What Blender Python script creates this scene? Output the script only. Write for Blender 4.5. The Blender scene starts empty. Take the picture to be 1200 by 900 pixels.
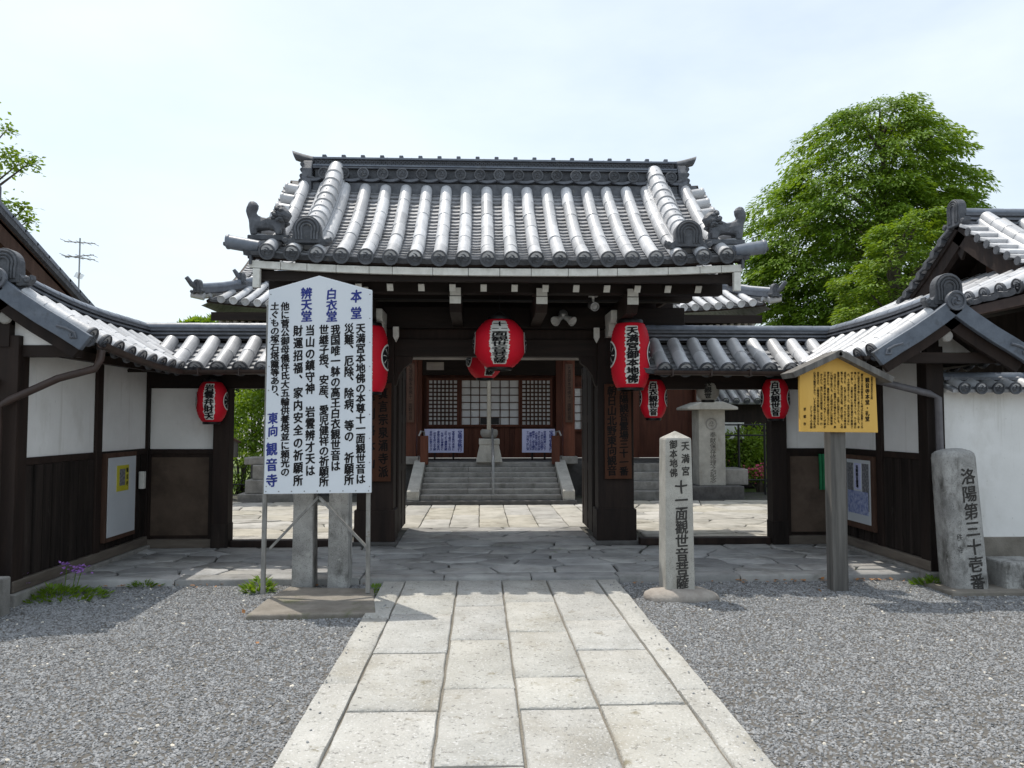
import bpy, bmesh, math, random
from math import sin, cos, pi, radians, sqrt, atan2
from mathutils import Vector, Matrix
random.seed(11)
SC = bpy.context.scene
COL = SC.collection
# ------------------------------------------------------------------ camera, sky, sun, exposure
CAMLOC = Vector((-0.2, 0.0, 1.55)); FPX = 900.0
PITCH = math.atan(45 / 900); YAW = math.atan(37 / 900)
cd = bpy.data.cameras.new('camera'); cam = bpy.data.objects.new('camera', cd); COL.objects.link(cam)
cd.sensor_width = 36; cd.lens = 27; cd.clip_end = 3000; cd.clip_start = 0.05
cam.location = CAMLOC; cam.rotation_euler = (pi / 2 + PITCH, 0, -YAW)
SC.camera = cam
SUNV = Vector((-0.24, 0.32, 1.0)).normalized()          # towards the sun
ELEV = math.asin(SUNV.z); AZ = atan2(SUNV.x, SUNV.y)
w = bpy.data.worlds.new('World'); SC.world = w; w.use_nodes = True
nt = w.node_tree; bg = nt.nodes['Background']
sky = nt.nodes.new('ShaderNodeTexSky'); sky.sky_type = 'NISHITA'; sky.sun_disc = False
sky.sun_elevation = ELEV; sky.sun_rotation = AZ; sky.air_density = 1.0; sky.dust_density = 3.0; sky.ozone_density = 1.5; sky.altitude = 50
tc = nt.nodes.new('ShaderNodeTexCoord'); mp = nt.nodes.new('ShaderNodeMapping'); mp.inputs['Scale'].default_value = (1.0, 1.0, 2.6)
nz = nt.nodes.new('ShaderNodeTexNoise'); nz.inputs['Scale'].default_value = 1.7; nz.inputs['Detail'].default_value = 6; nz.inputs['Roughness'].default_value = .55
rp = nt.nodes.new('ShaderNodeValToRGB'); rp.color_ramp.elements[0].position = .30; rp.color_ramp.elements[1].position = .75; rp.color_ramp.elements[0].color = (.28, .28, .28, 1)
rp.color_ramp.elements[1].color = (.8, .8, .8, 1)
mx = nt.nodes.new('ShaderNodeMixRGB'); mx.inputs['Color2'].default_value = (5.35, 5.85, 5.9, 1)
nt.links.new(tc.outputs['Generated'], mp.inputs[0]); nt.links.new(mp.outputs[0], nz.inputs['Vector'])
nt.links.new(nz.outputs['Fac'], rp.inputs[0]); nt.links.new(rp.outputs[0], mx.inputs['Fac'])
nt.links.new(sky.outputs[0], mx.inputs['Color1']); nt.links.new(mx.outputs[0], bg.inputs[0])
bg.inputs[1].default_value = 0.15
sd = bpy.data.lights.new('sun', 'SUN'); sd.energy = 2.65; sd.angle = radians(.53); sd.color = (1, .945, .85)
so = bpy.data.objects.new('sun', sd); COL.objects.link(so)
so.rotation_euler = SUNV.to_track_quat('Z', 'Y').to_euler(); so.location = (-8, 10, 30)
vs = SC.view_settings; vs.view_transform = 'Standard'; vs.look = 'None'; vs.gamma = 1; vs.exposure = 0.4; vs.use_curve_mapping = False
SC.render.engine = 'CYCLES'; SC.cycles.use_denoising = True; SC.cycles.max_bounces = 7; SC.cycles.diffuse_bounces = 4
SC.cycles.transparent_max_bounces = 6; SC.cycles.caustics_reflective = False; SC.cycles.caustics_refractive = False

# ------------------------------------------------------------------ photo pixel -> place (distance comes from what the thing touches)
RM = Matrix.Rotation(-YAW, 3, 'Z') @ Matrix.Rotation(pi / 2 + PITCH, 3, 'X')
def ray(u, v): return RM @ Vector(((u - 600) / FPX, (450 - v) / FPX, -1))
def at(u, v, Y):
    d = ray(u, v); return CAMLOC + d * (Y / d.y)
def gr(u, v, z=0):
    d = ray(u, v); return CAMLOC + d * ((z - CAMLOC.z) / d.z)

# ------------------------------------------------------------------ materials
MATS = {}
def M(name, c1, c2=None, scale=8.0, rough=.75, bump=0.0, bscale=None, stretch=(1, 1, 1), rnd=0.0, spec=.4, dirt=None, metal=0.0, detail=6, bdist=.01, speck=None, hue=0.0):
    m = bpy.data.materials.new(name); m.use_nodes = True; t = m.node_tree; N = t.nodes; L = t.links
    b = N['Principled BSDF']; b.inputs['Roughness'].default_value = rough; b.inputs['Specular IOR Level'].default_value = spec; b.inputs['Metallic'].default_value = metal
    c2 = c2 or c1
    ge = N.new('ShaderNodeNewGeometry'); ma = N.new('ShaderNodeMapping'); ma.inputs['Scale'].default_value = stretch
    L.new(ge.outputs['Position'], ma.inputs[0])
    n = N.new('ShaderNodeTexNoise'); n.inputs['Scale'].default_value = scale; n.inputs['Detail'].default_value = detail; n.inputs['Roughness'].default_value = .62
    L.new(ma.outputs[0], n.inputs['Vector'])
    r = N.new('ShaderNodeValToRGB'); r.color_ramp.elements[0].position = .33; r.color_ramp.elements[1].position = .68
    r.color_ramp.elements[0].color = (*c1, 1); r.color_ramp.elements[1].color = (*c2, 1)
    L.new(n.outputs['Fac'], r.inputs[0]); out = r.outputs[0]
    for dd in ([] if dirt is None else (dirt if isinstance(dirt, list) else [dirt])):
        dc, ds, lo, hi = dd[:4]; st = dd[4] if len(dd) > 4 else (1, 1, 1)
        md = N.new('ShaderNodeMapping'); md.inputs['Scale'].default_value = st; md.inputs['Location'].default_value = (3.1, 7.7, 1.3); L.new(ge.outputs['Position'], md.inputs[0])
        n2 = N.new('ShaderNodeTexNoise'); n2.inputs['Scale'].default_value = ds; n2.inputs['Detail'].default_value = 7; n2.inputs['Roughness'].default_value = .65; L.new(md.outputs[0], n2.inputs['Vector'])
        r2 = N.new('ShaderNodeValToRGB'); r2.color_ramp.elements[0].position = lo; r2.color_ramp.elements[1].position = hi; L.new(n2.outputs['Fac'], r2.inputs[0])
        x = N.new('ShaderNodeMixRGB'); L.new(r2.outputs[0], x.inputs['Fac']); L.new(out, x.inputs['Color1']); x.inputs['Color2'].default_value = (*dc, 1); out = x.outputs[0]
    if speck:
        sc_, ssz, lo, hi = speck
        vo = N.new('ShaderNodeTexNoise'); vo.inputs['Scale'].default_value = ssz; vo.inputs['Detail'].default_value = 2; L.new(ge.outputs['Position'], vo.inputs['Vector'])
        r3 = N.new('ShaderNodeValToRGB'); r3.color_ramp.elements[0].position = lo; r3.color_ramp.elements[1].position = hi; L.new(vo.outputs['Fac'], r3.inputs[0])
        x = N.new('ShaderNodeMixRGB'); L.new(r3.outputs[0], x.inputs['Fac']); L.new(out, x.inputs['Color1']); x.inputs['Color2'].default_value = (*sc_, 1); out = x.outputs[0]
    if rnd or hue:
        oi = N.new('ShaderNodeObjectInfo'); mr = N.new('ShaderNodeMapRange'); mr.inputs['To Min'].default_value = 1 - rnd; mr.inputs['To Max'].default_value = 1 + rnd
        L.new(oi.outputs['Random'], mr.inputs['Value'])
        hs = N.new('ShaderNodeHueSaturation'); L.new(mr.outputs[0], hs.inputs['Value']); L.new(out, hs.inputs['Color'])
        if hue:
            mh = N.new('ShaderNodeMapRange'); mh.inputs['To Min'].default_value = 1 - hue; mh.inputs['To Max'].default_value = 1 + hue
            mu = N.new('ShaderNodeMath'); mu.operation = 'MULTIPLY'; mu.inputs[1].default_value = 7.31; fr = N.new('ShaderNodeMath'); fr.operation = 'FRACT'
            L.new(oi.outputs['Random'], mu.inputs[0]); L.new(mu.outputs[0], fr.inputs[0]); L.new(fr.outputs[0], mh.inputs['Value']); L.new(mh.outputs[0], hs.inputs['Saturation'])
        out = hs.outputs[0]
    L.new(out, b.inputs['Base Color'])
    if bump:
        nb = N.new('ShaderNodeTexNoise'); nb.inputs['Scale'].default_value = bscale or scale * 3; nb.inputs['Detail'].default_value = 5; L.new(ma.outputs[0], nb.inputs['Vector'])
        bu = N.new('ShaderNodeBump'); bu.inputs['Strength'].default_value = bump; bu.inputs['Distance'].default_value = bdist; L.new(nb.outputs['Fac'], bu.inputs['Height']); L.new(bu.outputs[0], b.inputs['Normal'])
    MATS[name] = m
    return m
def leafmat(name, c1, c2, trans=.35, scale=1.2):
    m = M(name, c1, c2, scale=scale, rough=.5, spec=.35)
    t = m.node_tree; N = t.nodes; L = t.links; b = N['Principled BSDF']; o = N['Material Output']
    src = b.inputs['Base Color'].links[0].from_socket
    tr = N.new('ShaderNodeBsdfTranslucent'); mu = N.new('ShaderNodeMixRGB'); mu.blend_type = 'MULTIPLY'; mu.inputs['Fac'].default_value = 1; mu.inputs['Color2'].default_value = (1.5, 1.35, .55, 1)
    L.new(src, mu.inputs['Color1']); L.new(mu.outputs[0], tr.inputs[0])
    mi = N.new('ShaderNodeMixShader'); mi.inputs[0].default_value = trans
    L.new(b.outputs[0], mi.inputs[1]); L.new(tr.outputs[0], mi.inputs[2]); L.new(mi.outputs[0], o.inputs[0])
    return m
M('tile', (.48, .485, .5), (.62, .625, .64), scale=5, rough=.38, bump=.22, bscale=45, rnd=.2, spec=.55, dirt=[((.34, .345, .36), 2.5, .5, .8), ((.36, .345, .29), 22, .66, .74), ((.25, .25, .255), 9, .64, .78)])
M('tile_flat', (.27, .275, .29), (.42, .425, .44), scale=9, rough=.5, bump=.2, bscale=50, rnd=.1, spec=.5, dirt=((.1, .1, .1), 6, .5, .75))
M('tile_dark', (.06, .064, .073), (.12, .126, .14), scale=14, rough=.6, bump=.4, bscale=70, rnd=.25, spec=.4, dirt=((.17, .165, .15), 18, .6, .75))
M('tile_ridge', (.08, .088, .105), (.14, .15, .175), scale=10, rough=.5, bump=.2, bscale=60, rnd=.15, spec=.5)
M('barge', (.09, .108, .138), (.145, .168, .205), scale=8, rough=.5, bump=.2, bscale=50, spec=.4, dirt=((.05, .052, .055), 6, .55, .75))
M('tile_bluish', (.13, .15, .19), (.2, .225, .265), scale=7, rough=.42, bump=.15, bscale=60, rnd=.12, spec=.5, dirt=((.09, .09, .09), 5, .58, .75))
M('wood_dark', (.013, .0075, .006), (.03, .018, .0135), scale=9, rough=.7, bump=.3, stretch=(1, 1, .12), rnd=.25, spec=.3)
M('wood_beam', (.012, .0075, .006), (.026, .016, .012), scale=9, rough=.7, bump=.3, stretch=(.12, 1, 1), rnd=.25, spec=.3)
M('wood_brown', (.06, .032, .022), (.105, .06, .042), scale=8, rough=.75, bump=.25, stretch=(1, 1, .15), rnd=.15, spec=.25)
M('wood_panel', (.085, .06, .045), (.13, .095, .072), scale=3, rough=.8, bump=.1, rnd=.1, spec=.2, dirt=((.05, .035, .028), 2.2, .5, .8))
M('wood_red', (.07, .02, .011), (.13, .042, .022), scale=10, rough=.6, bump=.25, stretch=(1, 1, .1), rnd=.15, spec=.3)
M('wood_grey', (.085, .08, .075), (.2, .19, .175), scale=14, rough=.85, bump=.5, stretch=(1, 1, .06), rnd=.1, spec=.2)
M('wood_plank_dark', (.012, .009, .008), (.036, .027, .023), scale=10, rough=.8, bump=.4, stretch=(1, 1, .1), rnd=.35, spec=.2, dirt=((.09, .08, .07), 5, .62, .8, (1, 1, .4)))
M('wood_sill', (.11, .09, .075), (.2, .17, .14), scale=8, rough=.85, bump=.4, stretch=(.2, .2, 1), rnd=.1, spec=.2)
M('wood_board', (.055, .019, .009), (.1, .036, .016), scale=7, rough=.65, bump=.2, stretch=(1, 1, .1), spec=.25)
M('plaster', (.79, .78, .755), (.87, .86, .84), scale=3, rough=.9, bump=.12, bscale=25, spec=.2, dirt=[((.5, .475, .42), 2.0, .55, .95, (1, 1, .5)), ((.55, .53, .48), 9, .58, .8, (1, 1, .06)), ((.45, .44, .41), 16, .66, .8)])
M('white_paint', (.62, .61, .56), (.76, .75, .7), scale=18, rough=.7, bump=.1, rnd=.06, spec=.3, dirt=((.36, .32, .26), 9, .6, .8))
M('granite', (.37, .362, .335), (.47, .462, .432), scale=3.5, rough=.85, bump=.9, bscale=55, bdist=.012, rnd=.07, hue=.2, spec=.25, dirt=[((.3, .275, .225), 1.6, .52, .78), ((.2, .195, .18), 34, .57, .66), ((.24, .22, .17), 6, .6, .7)], speck=((.54, .535, .52), 70, .6, .68))
M('flag', (.27, .265, .26), (.4, .392, .375), scale=3, rough=.78, bump=.5, bscale=60, rnd=.25, hue=.5, spec=.35, dirt=[((.19, .185, .17), 4, .52, .75), ((.13, .15, .07), 2.3, .66, .78)])
M('court', (.36, .345, .305), (.48, .46, .415), scale=3, rough=.82, bump=.4, bscale=60, rnd=.12, hue=.4, spec=.3, dirt=((.2, .185, .155), 3, .5, .75))
M('joint', (.055, .052, .045), (.1, .094, .08), scale=20, rough=.95, bump=.5, dirt=((.05, .075, .025), 3, .55, .65))
M('joint_sand', (.17, .155, .13), (.26, .24, .205), scale=60, rough=.95, bump=.5)
M('stone_grey', (.22, .21, .195), (.36, .345, .32), scale=6, rough=.85, bump=.6, bscale=90, rnd=.1, spec=.3, dirt=[((.11, .105, .09), 5, .56, .78, (1, 1, .35)), ((.12, .13, .07), 3, .66, .8)], speck=((.14, .135, .13), 180, .62, .7))
M('stone_light', (.37, .355, .32), (.5, .485, .44), scale=6, rough=.85, bump=.5, bscale=110, spec=.3, dirt=((.22, .2, .16), 4, .58, .8, (1, 1, .3)), speck=((.2, .19, .18), 190, .6, .69))
M('stone_rough', (.25, .245, .235), (.48, .47, .45), scale=5, rough=.9, bump=.9, bscale=45, spec=.2, dirt=[((.1, .095, .085), 6, .52, .68, (1, 1, .45)), ((.5, .49, .46), 11, .62, .72)], speck=((.12, .12, .11), 150, .6, .68))
M('stone_dark', (.075, .07, .068), (.13, .125, .12), scale=9, rough=.8, bump=.4, bscale=70, rnd=.1)
M('concrete', (.17, .15, .125), (.27, .245, .21), scale=5, rough=.9, bump=.5, bscale=60, dirt=((.12, .13, .06), 4, .58, .72))
M('rock', (.27, .235, .205), (.42, .38, .335), scale=7, rough=.85, bump=.6, bscale=40)
M('soil', (.085, .08, .073), (.15, .14, .125), scale=30, rough=.95, bump=.6, dirt=((.14, .125, .1), 1.2, .6, .8))
M('ground', (.16, .155, .145), (.25, .24, .225), scale=24, rough=.95, bump=.5)
M('grass', (.08, .13, .025), (.16, .21, .05), scale=14, rough=.9, bump=.6, dirt=((.2, .17, .1), 2, .6, .8))
M('red_paper', (.68, .008, .024), (.75, .012, .034), scale=4, rough=.55, spec=.25, dirt=((.58, .016, .035), 3, .5, .9))
M('white_paper', (.74, .73, .69), (.82, .81, .77), scale=5, rough=.7, spec=.2, dirt=((.55, .53, .48), 6, .6, .9))
M('dull_paper', (.34, .32, .28), (.46, .44, .39), scale=6, rough=.8, spec=.2, dirt=((.2, .19, .16), 5, .55, .8))
M('black_lacquer', (.008, .008, .009), rough=.4, spec=.4)
M('ink', (.012, .011, .012), rough=.6, spec=.2)
M('ink_soft', (.035, .033, .03), (.09, .085, .08), scale=40, rough=.85, spec=.1)
M('ink_blue', (.035, .05, .25), rough=.55, spec=.2)
M('ink_wood', (.006, .004, .004), rough=.6, spec=.2)
M('sign_white', (.70, .745, .80), (.755, .795, .84), scale=2, rough=.45, spec=.35, dirt=((.6, .64, .68), 6, .62, .9))
M('sign_yellow', (.7, .41, .085), (.78, .48, .12), scale=5, rough=.6, spec=.3, stretch=(1, 1, .15))
M('copper_brown', (.035, .022, .018), (.065, .042, .035), scale=6, rough=.5, spec=.4)
M('pipe_grey', (.10, .095, .1), (.16, .15, .16), scale=6, rough=.5)
M('metal_white', (.55, .55, .53), (.65, .65, .63), scale=20, rough=.4)
M('metal_grey', (.25, .25, .25), (.35, .35, .35), scale=20, rough=.35, metal=.6)
M('metal_black', (.012, .012, .013), rough=.45)
M('steel_leg', (.17, .165, .155), (.34, .33, .31), scale=16, rough=.6, metal=.3, stretch=(1, 1, .3), dirt=((.14, .09, .06), 12, .6, .75))
M('shoji', (.68, .68, .68), (.76, .76, .76), scale=3, rough=.85, spec=.1)
M('poster_white', (.58, .61, .64), (.64, .67, .70), scale=3, rough=.35, spec=.4)
M('poster_yellow', (.55, .5, .03), (.62, .55, .06), scale=10, rough=.5)
M('poster_blue', (.12, .16, .4), (.5, .55, .7), scale=26, rough=.4)
M('poster_dark', (.05, .05, .07), (.35, .35, .36), scale=40, rough=.4)
M('notice_blue', (.55, .57, .82), (.62, .64, .86), scale=4, rough=.6)
M('green_cloth', (.01, .16, .06), (.02, .2, .08), scale=9, rough=.8)
M('bark', (.05, .04, .03), (.1, .085, .065), scale=12, rough=.9, bump=.6, stretch=(1, 1, .3))
M('flower_purple', (.25, .1, .4), (.4, .2, .55), scale=30, rough=.6)
M('flower_pink', (.5, .05, .12), (.6, .12, .2), scale=30, rough=.6)
M('dry_leaf', (.3, .13, .05), (.45, .24, .1), scale=30, rough=.8)
M('rope', (.3, .27, .22), (.42, .39, .33), scale=40, rough=.9)
M('pebble', (.21, .212, .215), (.3, .305, .31), scale=9, rough=.85, rnd=.34, hue=.6, spec=.2, bump=.3, bscale=120, bdist=.004)
M('pebble_light', (.55, .5, .42), (.68, .64, .56), scale=9, rough=.8, rnd=.25)
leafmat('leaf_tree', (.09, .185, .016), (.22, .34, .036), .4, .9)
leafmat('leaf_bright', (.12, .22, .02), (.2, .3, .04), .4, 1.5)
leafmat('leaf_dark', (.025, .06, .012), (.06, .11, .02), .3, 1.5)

# ------------------------------------------------------------------ mesh building
class MB:
    def __init__(s): s.v = []; s.f = []
    def add(s, vs, fs):
        n = len(s.v); s.v += [tuple(p) for p in vs]; s.f += [tuple(i + n for i in f) for f in fs]; return s
    def box(s, x0, x1, y0, y1, z0, z1, m=None):
        vs = [Vector(p) for p in ((x0, y0, z0), (x1, y0, z0), (x1, y1, z0), (x0, y1, z0), (x0, y0, z1), (x1, y0, z1), (x1, y1, z1), (x0, y1, z1))]
        if m is not None: vs = [m @ p for p in vs]
        return s.add(vs, [(0, 3, 2, 1), (4, 5, 6, 7), (0, 1, 5, 4), (1, 2, 6, 5), (2, 3, 7, 6), (3, 0, 4, 7)])
    def prism(s, poly, fn, a0, a1):       # poly of (p,q); fn(p,q,a) -> point
        n = len(poly); vs = [fn(p, q, a0) for p, q in poly] + [fn(p, q, a1) for p, q in poly]
        fs = [tuple(range(n - 1, -1, -1)), tuple(range(n, 2 * n))] + [(i, (i + 1) % n, n + (i + 1) % n, n + i) for i in range(n)]
        return s.add(vs, fs)
    def sweep(s, rings, closed=True, cap0=True, cap1=True):
        n = len(rings[0]); vs = [p for r in rings for p in r]; fs = []
        for k in range(len(rings) - 1):
            for i in range(n if closed else n - 1):
                j = (i + 1) % n; fs.append((k * n + i, k * n + j, (k + 1) * n + j, (k + 1) * n + i))
        if cap0: fs.append(tuple(range(n - 1, -1, -1)))
        if cap1: fs.append(tuple((len(rings) - 1) * n + i for i in range(n)))
        return s.add(vs, fs)
    def tube(s, pts, r, n=10, cap=True):
        pts = [Vector(p) for p in pts]; rs = r if isinstance(r, (list, tuple)) else [r] * len(pts); rings = []; ref = None
        for i, p in enumerate(pts):
            t = (pts[min(i + 1, len(pts) - 1)] - pts[max(i - 1, 0)]).normalized()
            if ref is None: ref = Vector((0, 0, 1)) if abs(t.z) < .9 else Vector((1, 0, 0))
            a = t.cross(ref).normalized(); b = a.cross(t); ref = b
            rings.append([p + (a * cos(2 * pi * k / n) + b * sin(2 * pi * k / n)) * rs[i] for k in range(n)])
        return s.sweep(rings, True, cap, cap)
    def lathe(s, prof, n=20, c=(0, 0, 0), m=None):
        c = Vector(c); rings = [[c + Vector((r * cos(2 * pi * k / n), r * sin(2 * pi * k / n), z)) for k in range(n)] for r, z in prof]
        if m is not None: rings = [[m @ p for p in R] for R in rings]
        return s.sweep(rings)
    def build(s, name, mat, parent=None, smooth=None, bevel=0, loc=None, local=False, kind=None, mesh_only=False):
        me = bpy.data.meshes.new(name); me.from_pydata(s.v, [], s.f); me.materials.append(MATS[mat])
        bm = bmesh.new(); bm.from_mesh(me); bmesh.ops.recalc_face_normals(bm, faces=bm.faces); bm.to_mesh(me); bm.free()
        if smooth is not None:
            me.polygons.foreach_set('use_smooth', [True] * len(me.polygons)); me.set_sharp_from_angle(angle=radians(smooth))
        if mesh_only: return me
        return put(me, name, parent, loc, local, bevel, kind)
def put(me, name, parent=None, loc=None, local=False, bevel=0, kind=None):
    o = bpy.data.objects.new(name, me); COL.objects.link(o)
    if parent is not None:
        o.parent = parent
        if parent.type == 'EMPTY' and not local: o.matrix_parent_inverse = Matrix.Translation(-parent.location)
    if loc is not None: o.location = loc
    if bevel:
        b = o.modifiers.new('bevel', 'BEVEL'); b.width = bevel; b.segments = 2; b.limit_method = 'ANGLE'; b.angle_limit = radians(35)
    if kind: o['kind'] = kind
    return o
def tag(o, label, cat, group=None):
    o['label'] = label; o['category'] = cat
    if group: o['group'] = group
    return o
def thing(name, label, cat, loc=(0, 0, 0), group=None):
    o = bpy.data.objects.new(name, None); COL.objects.link(o); o.location = loc; o.empty_display_size = .2
    return tag(o, label, cat, group)
def bx(name, mat, parent, x0, x1, y0, y1, z0, z1, bevel=0, m=None, **k):
    return MB().box(x0, x1, y0, y1, z0, z1, m).build(name, mat, parent, bevel=bevel, **k)
def struct(o): o['kind'] = 'structure'; return o
def rotbox(c, size, rz=0, rx=0, ry=0):
    return Matrix.Translation(c) @ Matrix.Rotation(rz, 4, 'Z') @ Matrix.Rotation(ry, 4, 'Y') @ Matrix.Rotation(rx, 4, 'X') @ Matrix.Diagonal((*size, 1))
def bar(mb, a, b, w_, h):                 # square bar from a to b
    a = Vector(a); b = Vector(b); t = (b - a); ln = t.length; q = t.to_track_quat('Y', 'Z').to_matrix().to_4x4()
    return mb.box(-w_ / 2, w_ / 2, 0, ln, -h / 2, h / 2, Matrix.Translation(a) @ q)

# ------------------------------------------------------------------ brush-like lettering from the built-in font
SIGN_COLS = ['天満宮本地佛の本尊十一面観世音は', '災難、厄除、除病、等の　祈願所', '我国唯一躰の高王白衣観世音は', '世継子授、安産、愛児健祥の祈願所',
             '当山の鎮守神　岩雲辨才天は', '財運招福、家内安全の祈願所', '他に菅公御母儀伴氏大五輪供養塔並に頼光の', '土ぐもの塚石塔籠等あり、']
YEL_TXT = '観音寺は東向観音寺とも呼ばれ延暦二十五年に桓武天皇の勅により建立されたと伝え、本尊に十一面観世音菩薩をまつる。もと朝日寺と称し、天暦元年に北野天満宮が創建され、その神宮寺となった。本堂は元禄七年に造営され、礼堂と造合とがつながる複合建築である。礼堂は桁行五間、梁行三間で、入母屋造の屋根をもち、正面に向拝をつける。内部は三方に一間通りの外陣をめぐらし、奥に内陣を設ける。また昭和の末には解体修理が行われ、蟇股の絵様や柱の面取りなどに江戸時代前期の特色をよく残すことが確かめられた。境内には白衣観音堂、弁天堂、行者堂のほか、土蜘蛛塚や伴氏廟と伝える大きな石造五輪塔があり、いまも西国や洛陽の札所として多くの参詣者を集めている。建立年代の明らかな近世の密教系本堂として貴重であり、京都市の有形文化財に指定された。'
NOTICE = '宝塔会執行本堂に於て毎月二十五日正午より護摩祈願を修し天神縁日に参詣の皆様の家内安全を祈ります御自由にお参り下さい東向観音寺'
ALLTXT = ''.join(SIGN_COLS) + YEL_TXT + NOTICE + '本堂白衣堂辨天堂東向観音寺京都市礼堂・指定有形文化財十一面観世音菩薩天満宮御本地佛白衣観世音岩雲弁財天真言宗泉涌寺派準別格本山洛陽観音霊場三十一番朝日山北野東向観音十一面觀世音菩薩洛陽第三十壱番奉献保存修理之記念秩'
GL = {}
def load_glyphs():
    obs = []
    for ch in sorted(set(ALLTXT)):
        if ch in ' 　': continue
        c = bpy.data.curves.new('glyph', 'FONT'); c.body = ch; c.size = 1; c.resolution_u = 3; c.fill_mode = 'FRONT'
        o = bpy.data.objects.new('glyph', c); COL.objects.link(o); obs.append((ch, o))
    dg = bpy.context.evaluated_depsgraph_get()
    for ch, o in obs:
        me = bpy.data.meshes.new_from_object(o.evaluated_get(dg))
        GL[ch] = ([(v.co.x - .5, v.co.y - .38) for v in me.vertices], [tuple(p.vertices) for p in me.polygons]); bpy.data.meshes.remove(me)
    for ch, o in obs:
        c = o.data; bpy.data.objects.remove(o); bpy.data.curves.remove(c)
load_glyphs()
BRUSH = [(0, 0), (.034, .012), (-.032, -.014), (.006, .022), (-.008, -.024), (.02, -.02)]
def glyph(mb, ch, fn, cx, cz, sx, sz, bold=1.0, off=.002, step=.00025):   # fn(x, z, off) -> point
    if ch not in GL: return
    if ch in '、。': cx += .58 * sx; cz += .62 * sz
    V, F = GL[ch]; rng = random.Random(ord(ch))
    sh = rng.uniform(-.05, .05); p1 = rng.uniform(0, 6); p2 = rng.uniform(0, 6); wv = .016 if bold else 0
    V = [(x + wv * sin(6.5 * y + p1 + 2 * x), y + wv * sin(6 * x + p2 + 2 * y) - .035 * (1 if bold else 0) * cos(3.1 * x)) for x, y in V]
    for k, (dx, dy) in enumerate(BRUSH if bold else BRUSH[:1]):
        mb.add([fn(cx + (x + dx * bold + y * sh) * sx, cz + (y + dy * bold + x * .06) * sz, off + k * step) for x, y in V], F)
def column(mb, text, fn, cx, ztop, zbot, size, bold=1.0, off=.002, aspect=1.0):
    n = len(text); p = (ztop - zbot) / n
    for i, ch in enumerate(text): glyph(mb, ch, fn, cx, ztop - p * (i + .5), size, min(size * 1.15, p * 1.06) * aspect, bold, off)
def px_column(mb, text, u, v0, v1, Y, wpx, bold=1.0, off=.003):         # a column on the frontal plane Y, given by its place in the photo
    a = at(u, v0, Y); b = at(u, v1, Y); s = wpx * Y / FPX; n = len(text)
    for i, ch in enumerate(text):
        c = a.lerp(b, (i + .5) / n); p = (a.z - b.z) / n
        glyph(mb, ch, lambda x, z, o: Vector((x, Y - o, z)), c.x, c.z, s, min(s * 1.2, p * 1.05), bold, off)

# ================================================================== GROUND
struct(MB().add([(-400, -200, -.06), (400, -200, -.06), (400, 700, -.06), (-400, 700, -.06)], [(0, 1, 2, 3)]).build('ground', 'ground'))
def slab_mesh(poly, z0, z1, bev=.008, tilt=0.0, wob=0.0, rng=random):
    """a stone slab from a 2D outline: side faces, chamfer ring, top"""
    n = len(poly); cx = sum(p[0] for p in poly) / n; cy = sum(p[1] for p in poly) / n
    tx = rng.uniform(-tilt, tilt); ty = rng.uniform(-tilt, tilt)
    def zz(x, y): return (x - cx) * tx + (y - cy) * ty
    def inset(p, d):
        v = Vector((p[0] - cx, p[1] - cy)); l = v.length; return (p[0] - v.x / l * d, p[1] - v.y / l * d)
    lo = [(x, y, z0) for x, y in poly]; mi = [(x, y, z1 - bev + zz(x, y)) for x, y in poly]
    tp = [(*inset(p, bev * 1.3), z1 + zz(*p) + rng.uniform(-wob, wob)) for p in poly]
    return MB().sweep([lo, mi, tp], True, False, True)
def rough_rect(x0, x1, y0, y1, j=.006, step=.16, rng=random):
    pts = []
    def edge(a, b):
        n = max(1, int((Vector(b) - Vector(a)).length / step))
        for i in range(n):
            t = i / n; x = a[0] + (b[0] - a[0]) * t; y = a[1] + (b[1] - a[1]) * t
            pts.append((x + rng.uniform(-j, j), y + rng.uniform(-j, j)))
    edge((x0, y0), (x1, y0)); edge((x1, y0), (x1, y1)); edge((x1, y1), (x0, y1)); edge((x0, y1), (x0, y0))
    return pts
PAVE_Z = .06; PATH_Z = .035
YE = 7.5                                   # front edge of the flagged forecourt
# --- granite approach path
path = struct(bx('path', 'joint_sand', None, -1.09, 1.09, -3.0, YE - .01, -.055, .014))
def yj(v): return gr(600, v, PATH_Z).y
cols = [(-1.115, -.915, [yj(722), yj(797), 2.2, .6]), (-.905, -.42, [yj(718), yj(763), yj(830), 2.75, 1.9, .9]), (-.405, .0, [yj(709), yj(748), yj(805), yj(896), 2.3, 1.3]),
        (.012, .432, [yj(705), yj(740), yj(793), yj(831), 2.55, 1.6, .7]), (.447, .915, [yj(727), yj(762), yj(826), 2.9, 2.0, 1.0]), (.928, 1.11, [yj(810), 2.6, 1.1])]
for x0, x1, js in cols:
    ys = [YE - .015] + js + [-2.9]
    for a, b in zip(ys[:-1], ys[1:]):
        slab_mesh(rough_rect(x0, x1, b + .013, a - .013, .0035, .14), -.05, PATH_Z + random.uniform(-.0025, .0025), .01, .002, .001).build('slab', 'granite', path, smooth=50)
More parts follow.
